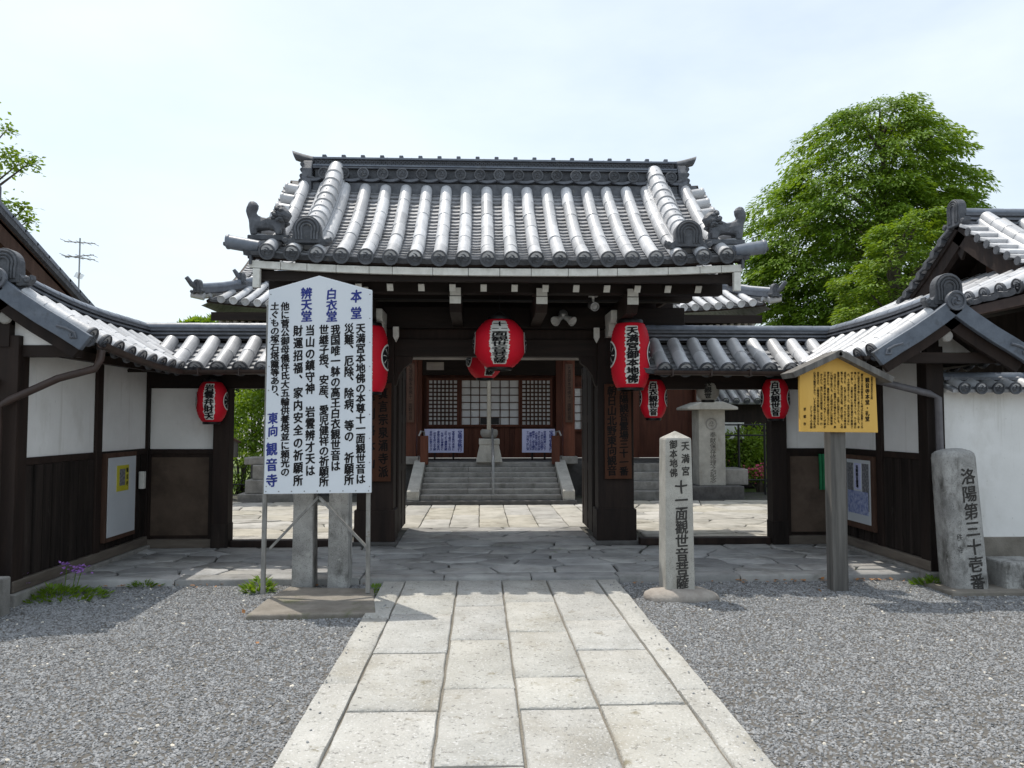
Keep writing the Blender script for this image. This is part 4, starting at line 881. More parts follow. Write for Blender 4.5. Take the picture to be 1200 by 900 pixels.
for xx in (-1.62, 1.62):
    o = bx('porch_post', 'wood_red', hall, xx - .12, xx + .12, 15.72, 15.96, .74, 3.3, .015); bx('post_base', 'stone_grey', o, xx - .17, xx + .17, 15.67, 16.01, .7, .86, .02)
    b = bx('name_strip', 'wood_brown', o, xx - .075, xx + .075, 15.68, 15.718, 1.55, 2.75)
    mb = MB(); column(mb, '天満宮御本地佛十一面観世音', lambda x, z, o_: Vector((x, 15.68 - o_, z)), xx, 2.72, 1.6, .08, 0, .002); mb.build('lettering', 'ink_wood', b)
bx('porch_beam', 'wood_beam', hall, -1.9, 1.9, 15.76, 15.94, 2.85, 3.2); bx('fascia_light', 'wood_sill', hall, -2.0, 2.0, 15.6, 15.64, 2.82, 2.87)
bx('plaque', 'wood_sill', hall, -1.3, -.95, 15.72, 15.76, 2.62, 2.78)
# steps in front
stp = thing('stone_steps', 'grey stone steps with sloping side slabs leading to the hall', 'steps', (0, 14.1, 0))
bx('base_slab', 'stone_dark', stp, -1.58, 1.56, 13.98, 15.98, 0, .13, .012)
for k in range(7):
    z1 = .13 + (k + 1) * .087; y0 = 14.16 + k * .25; nn = 3 if k % 2 else 2
    for j in range(nn): xa = -1.3 + 2.6 * j / nn; bx('step', 'stone_grey', stp, xa + .002, xa + 2.6 / nn - .002, y0, y0 + .3 if k < 6 else 15.99, z1 - .088, z1, .01)
for s in (-1, 1):
    MB().prism([(14.05, .13), (14.05, .3), (15.85, .84), (15.98, .84), (15.98, .13)], lambda p, q, a: Vector((s * 1.42 + a, p, q)), -.11, .11).build('side_slab', 'stone_light', stp, bevel=.012)
hr = thing('handrail', 'slim metal handrail down the middle of the stone steps', 'handrail', (.04, 14.2, .1))
MB().tube([(.04, 14.3, .2), (.04, 14.3, .86), (.04, 14.36, .92), (.04, 15.6, 1.42)], .022, 8).tube([(.04, 15.5, .7), (.04, 15.5, 1.38)], .018, 8).build('rail', 'metal_grey', hr, smooth=50)
pd = thing('incense_burner', 'stone bowl on a flared stone pedestal at the top of the steps', 'incense burner', (-.02, 15.85, .74))
MB().prism([(-.27, .74), (.27, .74), (.19, 1.12), (-.19, 1.12)], lambda p, q, a: Vector((-.02 + p, 15.78 + a * (1 if True else 0), q)), -.2, .2).build('pedestal', 'stone_light', pd, bevel=.015)
bx('pedestal_cap', 'stone_light', pd, -.23, .19, 15.57, 15.99, 1.1, 1.22, .015)
MB().lathe([(.1, 1.22), (.15, 1.25), (.18, 1.31), (.18, 1.38), (.15, 1.41), (.13, 1.4), (.12, 1.37), (.001, 1.36)], 18, c=(-.02, 15.78, 0)).build('bowl', 'stone_grey', pd, smooth=50)
tag(MB().tube([(-.03, 15.35, 2.75), (-.03, 15.35, 1.4)], [.035, .042], 8).build('bell_rope', 'rope', smooth=50), 'thick pale bell rope hanging in front of the paper screens', 'rope')
for s, lab, txt in ((-1, 'pale blue handwritten notice left of the incense burner', NOTICE), (1, 'pale blue handwritten notice right of the incense burner', NOTICE[::-1])):
    x0, x1 = (-1.4, -.56) if s < 0 else (.7, 1.41)
    nbx = thing('paper_notice', lab, 'notice', (s, 16.6, .9)); bx('sheet', 'notice_blue', nbx, x0, x1, 16.58, 16.6, .9, 1.41)
    bx('stand', 'wood_dark', nbx, x0 + .2, x0 + .24, 16.61, 16.66, .74, 1.3); bx('stand', 'wood_dark', nbx, x1 - .24, x1 - .2, 16.61, 16.66, .74, 1.3)
    mb = MB(); fn = lambda x, z, o: Vector((x, 16.58 - o, z)); ncol = 7
    column(mb, '宝塔会執行', fn, x1 - .08, 1.38, .93, .1, 1); 
    for k in range(ncol):
        column(mb, txt[k * 8:k * 8 + 8], fn, x1 - .2 - (x1 - x0 - .28) * k / ncol - .02, 1.37 - .03 * (k % 2), .95, .062, 1)
    mb.build('lettering', 'ink_blue', nbx)
for s in (-1, 1):
    p = thing('newel_post', 'short orange brown post at the %s of the steps' % ('left head' if s < 0 else 'right head'), 'post', (s * 1.3, 15.6, .74))
    bx('shaft', 'wood_red', p, s * 1.33 - .08, s * 1.33 + .08, 15.55, 15.68, .7, 1.28, .01); MB().tube([(s * 1.33, 15.6, 1.27), (s * 1.33, 15.56, 1.36), (s * 1.33 + s * .06, 15.5, 1.37), (s * 1.33 + s * .1, 15.5, 1.28)], .018, 8).build('hook', 'metal_grey', p, smooth=50)
# lower stone steps of the hall's right flank
ss = thing('side_steps', 'weathered stone side steps behind the inscribed pillar', 'steps', (2.9, 15.2, 0))
for k in range(4): bx('step', 'stone_grey', ss, 2.0, 3.75 - .02 * k, 14.85 + .28 * k, 15.95, .05 + k * .165 if k else 0, .05 + (k + 1) * .165, .012)
# monument pillar
mo = thing('stone_monument', 'tall pale stone monument with crest and inscription under a capstone', 'monument', (4.4, 15.4, 0))
bx('plinth', 'stone_dark', mo, 3.95, 4.98, 14.95, 15.8, 0, .3, .02); bx('side_plinth', 'stone_grey', mo, 4.62, 5.15, 15.2, 15.9, .3, .62, .02)
bx('shaft', 'stone_light', mo, 4.13, 4.66, 15.1, 15.6, .3, 1.8, .012)
MB().prism([(-.5, 1.8), (.5, 1.8), (.5, 1.85), (.2, 1.96), (-.2, 1.96), (-.5, 1.85)], lambda p, q, a: Vector((4.36 + p, 15.34 + a, q)), -.45, .45).build('capstone', 'stone_light', mo, bevel=.015)
bx('finial_block', 'stone_light', mo, 4.2, 4.52, 15.2, 15.5, 1.98, 2.16, .02)
disc_mesh(MB(), Vector((4.385, 15.095, 1.52)), (0, -1, 0), .12, .02).build('crest', 'stone_grey', mo, smooth=40)
mb = MB(); column(mb, '奉献保存修理之記念', lambda x, z, o: Vector((x, 15.1 - o, z)), 4.41, 1.36, .36, .13, 0); mb.build('inscription', 'ink_soft', mo)
# small subsidiary building on the right, deep in shade
sb = thing('side_chapel', 'low dark chapel with grey roof behind the stone monument', 'building', (4.2, 18.5, 0))
bx('wall', 'wood_dark', sb, 5.0, 7.2, 18.2, 20.5, 0, 2.0); bx('wall_plaster', 'plaster', sb, 5.6, 6.1, 18.15, 18.19, 1.15, 1.55)
SC1 = Slope((0, 19.4, 0), (1, 0, 0), (0, -1, 0), lambda d: 2.9 - .55 * d); rr = deck(SC1, sb, 4.7, 7.6, 0, 1.6, -.05, 0, 'roof', 'tile_flat', 2); deck(Slope((0, 19.4, 0), (1, 0, 0), (0, 1, 0), lambda d: 2.9 - .55 * d), sb, 4.7, 7.6, 0, 1.6, -.05, 0, 'rear_roof', 'tile_flat', 2)
tile_rows(SC1, rr, [4.8 + .25 * k for k in range(12)], .1, 1.6, 2, .07, .04)
# iron fence and left-hand stones
fe = thing('iron_fence', 'black iron railing in front of the green shrubs on the right', 'fence', (5.2, 15.2, 0))
for zz in (.35, 1.28, 1.5): MB().tube([(4.9, 15.9, zz), (7.2, 15.9, zz)], .018, 6).build('rail', 'metal_black', fe)
for k in range(5): MB().tube([(5.2 + .55 * k, 15.9, 0), (5.2 + .55 * k, 15.9, 1.52)], .025, 6).build('upright', 'metal_black', fe)
fl2 = thing('iron_fence', 'low black wire fence behind the little signpost on the left', 'fence', (-5.6, 15.6, 0))
for zz in (.25, .75): MB().tube([(-8, 16.4, zz), (-4.9, 16.4, zz)], .015, 6).build('rail', 'metal_black', fl2)
for k in range(24): MB().tube([(-8 + .13 * k, 16.4, .1), (-7.8 + .13 * k, 16.4, .76)], .006, 4).tube([(-7.8 + .13 * k, 16.4, .1), (-8 + .13 * k, 16.4, .76)], .006, 4).build('wire', 'metal_black', fl2)
sp_ = thing('signpost', 'small gabled wooden signpost beyond the left opening', 'sign', at(270, 580, 15.5))
c = at(270, 525, 15.5); bx('post', 'wood_sill', sp_, c.x - .035, c.x + .035, 15.5, 15.57, 0, c.z); 
MB().prism([(-.16, -.18), (.16, -.18), (.16, .12), (0, .2), (-.16, .12)], lambda p, q, a: Vector((c.x + p, 15.46 + a, c.z + q)), -.02, .02).build('board', 'wood_grey', sp_)
for s in (-1, 1): bar(MB(), (0, 0, 0), (1, 0, 0), .1, .1) and MB().prism([(0, .2), (s * .21, .1), (s * .21, .13), (0, .235)], lambda p, q, a: Vector((c.x + p, 15.44 + a, c.z + q)), -.06, .06).build('roof', 'wood_brown', sp_)
ped = thing('stone_pagoda_base', 'stepped weathered stone base with a slender stone marker on the left', 'stone base', (-4.6, 15.3, 0))
pa = at(278, 587, 14.6)
for k, (a, b, z0, z1) in enumerate(((0, 1.2, 0, .2), (.12, 1.1, .2, .46), (.24, 1.0, .46, .74), (.06, 1.15, .74, .88))): bx('stone', 'stone_grey', ped, pa.x + a - .05, pa.x + b, 14.75 + .06 * k, 15.6 - .06 * k, z0, z1, .02)
bx('marker', 'stone_light', ped, pa.x + .34, pa.x + .52, 15.05, 15.2, .88, 1.55, .01)

# ================================================================== SIGNS
ws = thing('notice_sign', 'tall white peaked notice board with black and blue lettering on steel legs', 'sign board', (-1.65, 6.9, 0))
YS = 6.86
def ppoly(pts, Y): return [(at(u, v, Y).x, at(u, v, Y).z) for u, v in pts]
pf = ppoly([(309, 579), (435, 577.5), (436, 340), (374, 323), (315, 340)], YS)
MB().prism(pf, lambda p, q, a: Vector((p, a, q)), YS, YS + .035).build('board', 'sign_white', ws, bevel=.003)
S8 = 1 / 3.331
def su(cx): return 310 + cx * S8
def sv(cy): return 320 + cy * S8
mb = MB()
for txt, cx, y0, y1 in zip(SIGN_COLS, (377, 332, 279, 234, 180, 133, 83, 43), (195, 195, 200, 200, 200, 200, 112, 112), (822, 826, 772, 832, 792, 832, 792, 500)):
    wpx = 11.2 if cx > 100 else 10.2
    px_column(mb, txt, su(cx + (y0 - 450) * .008), sv(y0), sv(y1), YS, wpx, 1.25, .002)
mb.build('lettering', 'ink', ws)
mb = MB()
for txt, cx, y0, y1, wp in (('本堂', 358, 55, 188, 13), ('白衣堂', 262, 58, 190, 13), ('辨天堂', 164, 55, 190, 13), ('東向', 33, 540, 640, 11.5), ('観音寺', 28, 655, 838, 13)):
    px_column(mb, txt, su(cx), sv(y0), sv(y1), YS, wp, 1.2, .002)
mb.build('heading_lettering', 'ink_blue', ws)
for (ua, va, ub, vb) in ((312, 579, 308, 703), (431, 577, 431, 698)):
    a = at(ua, va, YS + .06); b = at(ub, vb, YS + .06); mb = MB(); bar(mb, (a.x, YS + .06, 2.6), (b.x, YS + .06, .045), .035, .035); mb.build('leg', 'steel_leg', ws)
nl_ = MB()
for (ua, va), (ub, vb) in (((311.5, 576), (432, 575)), ((433, 570), (433.5, 345)), ((312, 570), (317.5, 345))):
    for i in range(9):
        q = at(ua + (ub - ua) * i / 8, va + (vb - va) * i / 8, YS); nl_.lathe([(.006, 0), (.006, .002), (.001, .004)], 6, m=Matrix.Translation(q) @ Matrix.Rotation(pi / 2, 4, 'X'))
nl_.build('nail_heads', 'metal_grey', ws, kind='stuff')
a = at(374, 582, YS + .06)
for ub, vb in ((316, 643), (429, 641)):
    b = at(ub, vb, YS + .03); mb = MB(); bar(mb, (a.x, YS + .045, a.z), (b.x, YS + .045, b.z), .04, .02); mb.build('brace', 'steel_leg', ws)
bx('cross_rail', 'steel_leg', ws, at(312, 600, YS).x, at(431, 600, YS).x, YS + .045, YS + .075, .93, .965)
cs = [gr(288, 719, .05), gr(441, 716, .05), gr(438, 688, .05), gr(338, 686, .05), gr(312, 700, .05)]
tag(slab_mesh([(p.x, p.y) for p in cs], -.05, .04, .012).build('concrete_pad', 'concrete', bevel=.01), 'mossy concrete pad under the white notice board', 'slab')
for u0, u1, lab in ((341, 366, 'left of two old square stone posts behind the white notice board'), (383, 408, 'right of two old square stone posts behind the white notice board')):
    a = at(u0, 690, 7.26).x; b = at(u1, 690, 7.26).x
    m_ = MB(); h = 1.45; rings = []
    for z, sh in ((.0, 0), (.4, .004), (.9, .008), (1.4, .012), (1.45, .05)):
        rings.append([(a + sh, 7.26 + sh, z), (b - sh, 7.26 + sh, z), (b - sh, 7.5 - sh, z), (a + sh, 7.5 - sh, z)])
    tag(m_.sweep(rings).build('stone_post', 'stone_rough', bevel=.012), lab, 'stone post', 'old stone posts behind the notice board')
# yellow sign
ys_ = thing('wooden_sign', 'yellow wooden notice with small grey roof on a weathered post', 'sign board', (3.12, 7.05, 0)); YY = 6.98
MB().prism(ppoly([(938, 506), (1029, 507), (1026, 440), (979, 417), (937, 438)], YY), lambda p, q, a: Vector((p, a, q)), YY, YY + .04).build('board', 'sign_yellow', ys_, bevel=.003)
pk = at(979.5, 411, YY)
for (u, v) in ((924, 437), (1042, 443)):
    e = at(u, v, YY); mb = MB(); d = Vector((e.x - pk.x, 0, e.z - pk.z)); nrm_ = Vector((-d.z, 0, d.x)).normalized(); nrm_ = nrm_ if nrm_.z > 0 else -nrm_
    P = [Vector((pk.x, 0, pk.z)), Vector((e.x, 0, e.z))]; vs_ = []
    for yy in (YY - .1, YY + .2): vs_ += [P[0] + Vector((0, yy, 0)), P[1] + Vector((0, yy, 0)), P[1] + Vector((0, yy, 0)) - nrm_ * .055, P[0] + Vector((0, yy, 0)) - nrm_ * .055]
    mb.add(vs_, [(0, 1, 2, 3), (4, 7, 6, 5), (0, 4, 5, 1), (1, 5, 6, 2), (2, 6, 7, 3), (3, 7, 4, 0)]); mb.build('roof_board', 'wood_grey', ys_, bevel=.004)
a = at(973, 600, YY + .08).x; b = at(991, 600, YY + .08).x
MB().sweep([[(a, YY + .045, -.05), (b, YY + .045, -.05), (b, YY + .185, -.05), (a, YY + .185, -.05)], [(a, YY + .045, 2.05), (b, YY + .045, 2.05), (b, YY + .185, 2.05), (a, YY + .185, 2.05)]]).build('post', 'wood_grey', ys_, bevel=.008)
mb = MB(); px_column(mb, '京都市指定有形文化財', 1021.5, 441, 468, YY, 2.7, .6, .002); px_column(mb, '観音寺本堂・礼堂', 1016.3, 442, 494, YY, 5.4, 1.2, .002); px_column(mb, '京都市', 943, 475, 501, YY, 3.4, 1, .002)
ti = 0; rng = random.Random(4)
for k in range(16):
    u = 1010 - k * 3.96; n = rng.choice((19, 20, 21)); n = n if k < 15 else 8; v0 = 435.5 + (2 if k % 4 == 0 else 0) if k < 15 else 475; tx = YEL_TXT[ti:ti + n]; ti += n
    if tx: px_column(mb, tx, u, v0, v0 + (502 - v0) * len(tx) / n * (1 if rng.random() < .6 else .94), YY, 3.0, .7, .002)
mb.build('lettering', 'ink_wood', ys_)

# ================================================================== STONES
ip = thing('inscribed_pillar', 'square granite pillar with pointed top and carved black characters beside the path', 'stone pillar', (1.56, 6.9, 0))
xc = at(796, 600, 6.78).x; rings = []
for z, hw in ((.06, .131), (.7, .125), (1.395, .117), (1.41, .112)): rings.append([(xc - hw, 6.9 - hw, z), (xc + hw, 6.9 - hw, z), (xc + hw, 6.9 + hw, z), (xc - hw, 6.9 + hw, z)])
mb = MB().sweep(rings, True, True, False); n0 = len(mb.v); mb.add([*rings[-1], (xc, 6.9, 1.475)], [(0, 1, 4), (1, 2, 4), (2, 3, 4), (3, 0, 4)]); mb.build('shaft', 'stone_light', ip, bevel=.008)
def pf_(x, z, o): return Vector((x, 6.9 - (.131 - .0105 * (z - .06)) - o, z))
mb = MB()
for txt, u, v0, v1, wp in (('天満宮', 803, 515, 559, 10), ('御本地佛', 789, 515, 559, 9.5), ('十一面觀世音菩薩', 798, 562, 689, 15.5)):
    p0 = at(u, v0, 6.78); p1 = at(u, v1, 6.78); column(mb, txt, pf_, p0.x, p0.z, p1.z, wp * 6.78 / 900, 1.0, .002)
mb.build('inscription', 'ink_soft', ip)
def rock(name, c, rx, ry, rz, mat, label, cat, seed, flat=.6):
    rng = random.Random(seed); ph = [rng.uniform(0, 6) for _ in range(6)]; rings = []
    for i in range(9):
        t = -1 + 2 * i / 8; zz = t; r0 = (1 - abs(t) ** 2.6) ** .45 if abs(t) < 1 else .02; ring = []
        for k in range(20):
            a = 2 * pi * k / 20; w_ = 1 + .1 * sin(2 * a + ph[0]) + .07 * sin(3 * a + ph[1] + t) + .04 * sin(5 * a + ph[2] + 2 * t)
            ring.append((c[0] + rx * r0 * w_ * cos(a), c[1] + ry * r0 * w_ * sin(a), c[2] + rz * zz * (1 + .1 * sin(a + ph[3]))))
        rings.append(ring)
    return tag(MB().sweep(rings).build(name, mat, smooth=60), label, cat)
rock('base_rock', (1.58, 6.86, .0), .3, .25, .095, 'rock', 'low rounded rock under the inscribed granite pillar', 'rock', 3)
rp_ = thing('leaning_stone', 'leaning weathered stone pillar with carved characters near the right wall', 'stone pillar', (4.3, 7.05, -.04)); rp_.rotation_euler = (0, radians(-3.2), radians(-4))
rings = []
for z, hw, hd_ in ((0, .17, .15), (.5, .166, .148), (1.0, .16, .143), (1.26, .157, .142), (1.3, .15, .134), (1.325, .125, .11), (1.345, .07, .06)):
    rings.append([(hw * cos(a) / max(abs(cos(a)), abs(sin(a))) * (1 - .06 * (abs(sin(2 * a)) ** 6)) , hd_ * sin(a) / max(abs(cos(a)), abs(sin(a))), z) for a in [2 * pi * (k + .5) / 24 for k in range(24)]])
MB().sweep(rings).build('shaft', 'stone_rough', rp_, smooth=45, local=True)
mb = MB(); column(mb, '洛陽第三十壱番', lambda x, z, o: Vector((x, -(.151 - .008 * z) - o, z)), .045, 1.18, .06, .135, .8, .003); column(mb, '秩寺', lambda x, z, o: Vector((x, -(.151 - .008 * z) - o, z)), -.08, .6, .38, .06, 0, .003); mb.build('inscription', 'ink_soft', rp_, local=True)
tag(bx('footing_slab', 'concrete', None, 4.02, 4.75, 6.78, 7.3, -.05, .035, .012), 'thin stone slab under the leaning stone pillar', 'slab')
tag(bx('stone_block', 'stone_rough', None, 4.6, 5.0, 6.9, 7.25, -.05, .27, .02), 'low square stone block against the white wall on the right', 'stone block')
tag(bx('stone_block', 'stone_grey', None, -4.75, -4.02, 6.2, 6.5, -.05, .3, .015), 'grey stone block at the foot of the left corner post', 'stone block')

# ================================================================== PAPER LANTERNS
def lantern(c, R, H, text, label, ztop, paper='red_paper', crest=True, tw=.5, rz=0, split=1, bold=1.5, power=3.0, endk=.6):
    c = Vector(c); root = thing('paper_lantern', label, 'lantern', c - Vector((0, 0, H / 2 + .03))); root.rotation_euler = (0, 0, rz - atan2(c.x - CAMLOC.x, c.y)); z0 = .03
    def rad(z):
        t = (z - z0) / H; return R * (1 - (1 - endk) * abs(2 * t - 1) ** power)
    nr = max(12, int(H / .035)); rings = []
    for i in range(nr * 2 + 1):
        z = z0 + H * i / (nr * 2); r = rad(z) + (.004 if i % 2 else -.002) * (R / .25); rings.append([(r * sin(2 * pi * k / 36), -r * cos(2 * pi * k / 36), z) for k in range(36)])
    body = MB().sweep(rings).build('body', paper, root, smooth=60, local=True)
    e = rad(z0) * .93
    MB().lathe([(e, 0), (e + .006, .01), (e + .004, .055), (e * .8, .05), (e * .8, .0)], 24).build('bottom_ring', 'black_lacquer', root, smooth=40, local=True)
    MB().lathe([(e * .8, H + .0), (e + .004, H + .01), (e + .006, H + .05), (e, H + .07), (e * .5, H + .075), (.001, H + .075)], 24).build('top_ring', 'black_lacquer', root, smooth=40, local=True)
    topz = ztop - root.location.z
    MB().tube([(-e * .8, 0, H + .05), (0, 0, H + .05 + e * .7), (e * .8, 0, H + .05)], .008, 6).tube([(0, 0, H + .05 + e * .6), (0, 0, topz)], .006, 6).build('hanger', 'metal_black', root, local=True)
    def fn(x, z, o): r = rad(z) + .004 + o; a = x / R; return Vector((r * sin(a), -r * cos(a), z))
    zt = z0 + H * .93; zb = z0 + H * .07; s = R * tw; rng = random.Random(len(text) + int(c.x * 100))
    if paper == 'red_paper':
        n = len(text) * 6; L = []; Rr_ = []
        for i in range(n + 1):
            z = zt + .01 - (zt - zb + .02) * i / n; jl = s * (.58 + rng.uniform(-.07, .09)); jr = s * (.58 + rng.uniform(-.07, .09)); L.append((-jl, z)); Rr_.append((jr, z))
        mb = MB(); mb.sweep([[fn(l[0] + (r[0] - l[0]) * k / 8, l[1], .002) for k in range(9)] for l, r in zip(L, Rr_)], False, False, False); mb.build('lettering_ground', 'white_paper', root, local=True)
    mb = MB(); column(mb, text, fn, 0, zt, zb, s, bold, .004 + s * s / (14 * R)); mb.build('lettering', 'ink' if paper == 'red_paper' else 'ink_soft', root, local=True)
    if crest:
        for sd_ in (-1, 1):
            a0 = sd_ * 1.48 * R; zc = z0 + H * .52; q = min(R * .62, H * .2)
            def disc(r0, r1, off, n=28): return [[fn(a0 + r * cos(2 * pi * k / n), zc + r * 1.15 * sin(2 * pi * k / n), off) for k in range(n)] for r in (r0, (r0 + r1) / 2, r1)]
            MB().sweep(disc(q * .86, q, .005), True, False, False).build('crest_ring', 'white_paper', root, local=True)
            o = MB().sweep(disc(.001, q * .86, .004), True, True, False).build('crest', 'ink', root, local=True)
            mb = MB()
            for k in range(8):
                a = 2 * pi * k / 8; pts = [(q * .2, a - .25), (q * .45, a - .3), (q * .75, a - .22), (q * .8, a), (q * .75, a - .12), (q * .45, a - .2)]
                mb.add([fn(a0 + r * cos(t), zc + r * 1.15 * sin(t), .007) for r, t in pts], [tuple(range(6))])
            mb.build('crest_petal', 'white_paper', o, local=True)
    return root
lantern(at(585.5, 403, 9.0), .305, .56, '十一面観世音菩薩', 'largest round red lantern hanging in the middle of the gate', 3.05, tw=.64, bold=.75, power=2.4, endk=.5)
lantern(at(568, 422, 10.6), .25, .5, '観世音菩薩', 'red lantern half hidden behind the large central lantern', 2.9, tw=.6, rz=.35, power=2.4, endk=.5)
lantern(at(738.5, 417, 9.0), .225, .76, '天満宮御本地佛', 'tall red lantern in front of the right gate pillar', 2.98, rz=.12, tw=.62, power=4, endk=.72)
lantern(at(432, 421, 9.15), .225, .78, '天満宮御本地佛', 'tall red lantern peeping out from behind the white notice board', 2.98, rz=-.2, tw=.62, power=4, endk=.72)
lantern(at(765.5, 467.5, 9.42), .162, .47, '白衣観世音', 'small red lantern just right of the right gate pillar', 1.99, tw=.62)
lantern(at(908.5, 467.5, 9.25), .162, .48, '白衣観世音', 'small red lantern beside the yellow wooden sign', 2.14, tw=.62)
lantern(at(248.5, 471, 9.22), .172, .47, '岩雲弁財天', 'small red lantern on the left wing wall corner post', 2.14, rz=-.2, tw=.62)
lantern(at(829.5, 457, 9.5), .138, .25, '衣観世', 'faded grey lantern above the stone monument in the right opening', 1.99, 'dull_paper', False, tw=.62)

# ================================================================== OUTLYING BUILDINGS
lh = thing('left_house', 'brown timber house with a grey tiled gable roof above the left wall', 'building', (-8, 9, 0))
lp = lambda d: 4.16 - .40 * d
for S, nm in ((Slope((0, 9.05, 0), (1, 0, 0), (0, 1, 0), lp), 'roof'), (Slope((0, 9.05, 0), (1, 0, 0), (0, -1, 0), lp), 'rear_roof')):
    r = deck(S, lh, -12, -5.9, 0, 2.35, -.16, -.1, nm, 'wood_brown', 2)
    deck(S, lh, -12, -5.84, 0, 2.4, -.1, -.02, 'tile_bed', 'tile_dark', 2); flat_tiles(S, r, [-11.9 + .28 * k for k in range(22)], .28, .05, 2.42, .26, lift=.02)
    for k in range(9): d0 = .05 + .265 * k; a = S.p(-5.95, d0, .0); b = S.p(-5.95, d0 + .3, -.005); mb = MB(); bar(mb, a, b, .24, .055); mb.build('verge_tile', 'tile_bluish', r, bevel=.006)
    rings = [[S.p(-5.98, d, -.12), S.p(-5.9, d, -.12), S.p(-5.9, d, -.36), S.p(-5.98, d, -.36)] for d in (0, 1.1, 2.3)]; MB().sweep(rings).build('bargeboard', 'wood_brown', lh)
    for k in range(4): mb = MB(); bar(mb, S.p(-6.2 - .0 * k, .3 + .6 * k, -.22), S.p(-7.2, .3 + .6 * k, -.22), .1, .12); mb.build('purlin_end', 'wood_brown', lh)
MB().prism([(7.2, 0), (10.9, 0), (10.9, 3.2), (9.05, 3.95), (7.2, 3.2)], lambda p, q, a: Vector((a, p, q)), -11.5, -6.7).build('wall', 'wood_brown', lh)
bx('ridge', 'tile_ridge', lh, -12, -5.85, 8.9, 9.2, 4.1, 4.35, .03)
rh = thing('right_house', 'dark gabled building with curved grey tiled roof above the right wall', 'building', (8, 9.2, 0))
def rprof(d): return 4.06 - .78 * d + .105 * d * d
RF = Slope((0, 9.21, 0), (1, 0, 0), (0, -1, 0), rprof); RB = Slope((0, 9.21, 0), (1, 0, 0), (0, 1, 0), rprof)
for S, nm in ((RF, 'roof'), (RB, 'rear_roof')):
    r = deck(S, rh, 5.72, 11, 0, 2.1, -.1, -.04, nm, 'wood_dark', 8); rows_ = [5.95 + .26 * k for k in range(14)]
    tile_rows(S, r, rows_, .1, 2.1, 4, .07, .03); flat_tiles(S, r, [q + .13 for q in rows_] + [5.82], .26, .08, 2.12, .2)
    n = 9
    for k in range(n):
        d0 = .12 + 1.5 * k / n; a = S.p(5.8, d0, .0); b = S.p(5.8, d0 + 1.72 / n, .05); mb = MB(); bar(mb, a, b, .26, .045); mb.build('verge_tile', 'tile' if S is RF else 'tile_dark', r, bevel=.01)
        e = S.p(5.66, d0 + 1.5 / n, .0); MB().tube([e, e + Vector((.1, 0, 0))], .05, 10).build('verge_roll', 'tile_dark', r, smooth=40)
    pts = [S.p(5.98, d, .1) for d in [.1 + 1.55 * k / 8 for k in range(9)]]
    for k in range(8): MB().tube([pts[k], pts[k + 1]], [.075, .08], 10).build('verge_cap', 'tile', r, smooth=40)
    rings = [[S.p(5.74, d, -.06), S.p(5.82, d, -.06), S.p(5.82, d, -.26), S.p(5.74, d, -.26)] for d in [1.62 * k / 8 for k in range(9)]]; MB().sweep(rings).build('bargeboard', 'wood_dark', rh)
MB().prism([(7.75, 3.1), (10.67, 3.1), (9.21, 3.85)], lambda p, q, a: Vector((a, p, q)), 6.25, 6.35).build('gable_wall', 'wood_plank_dark', rh)
bx('gable_beam', 'wood_brown', rh, 6.12, 6.25, 8.1, 10.3, 3.28, 3.42); bx('gable_strut', 'wood_brown', rh, 6.13, 6.25, 9.13, 9.29, 3.42, 3.85)
MB().prism([(-.2, .12), (-.09, .03), (0, -.1), (.09, .03), (.2, .12), (.08, .17), (-.08, .17)], lambda p, q, a: Vector((5.78 + a, 9.21 + p, 3.66 + q)), -.02, .02).build('gable_pendant', 'wood_dark', rh, bevel=.008)
SK = Slope((6.35, 0, 0), (0, 1, 0), (-1, 0, 0), lambda d: 3.42 - .44 * d); rk = deck(SK, rh, 7.15, 11.3, 0, 1.22, -.09, -.04, 'skirt_roof', 'wood_dark', 2)
rows_ = [7.3 + .25 * k for k in range(16)]; tile_rows(SK, rk, rows_, .1, 1.25, 4, .07, .03); flat_tiles(SK, rk, [q + .125 for q in rows_], .25, .08, 1.28, .14)
bx('eave_board', 'copper_brown', rh, 5.1, 5.2, 7.1, 11.3, 2.7, 2.8)
ridge(rh, [(5.75, 9.21, 3.98), (11, 9.21, 3.98)], [(0, .16, .11), (.0, .025, .16), (.055, .08, .15), (.11, .135, .14), (0, .16, .1)], .075, .28); oni(rh, (5.72, 9.21, 3.98), (-1, 0, 0), .42, .34, .1, 'ogre_tile')
bx('wall', 'plaster', rh, 6.4, 10.8, 7.9, 10.6, 0, 2.9); bx('wall', 'wood_plank_dark', rh, 6.36, 6.4, 7.85, 10.65, 0, 2.9); bx('eave_beam', 'wood_dark', rh, 5.7, 6.36, 7.7, 7.85, 2.55, 2.7); bx('corner_post', 'wood_dark', rh, 6.3, 6.46, 7.78, 7.94, 0, 3.0)
MB().tube([(8.0, 9.21, 4.2), (8.1, 9.1, 4.33), (8.3, 9.0, 4.42)], [.03, .025, .01], 6).build('finial', 'wood_grey', rh)
fh = thing('distant_house', 'distant house behind the left wall carrying a television aerial', 'building', (-18, 31, 0))
bx('wall', 'plaster', fh, -20.5, -15.6, 29, 33, 0, 4.4); MB().prism([(28.5, 4.4), (33.5, 4.4), (31, 5.6)], lambda p, q, a: Vector((a, p, q)), -20.9, -15.4).build('roof', 'tile_bluish', fh)
an = thing('television_aerial', 'thin television aerial on a pole against the sky', 'aerial', at(92, 345, 31)); b = at(92, 345, 31); t_ = at(92, 279, 31)
MB().tube([(b.x, 31, 5.0), (b.x, 31, t_.z)], .03, 6).build('mast', 'metal_grey', an)
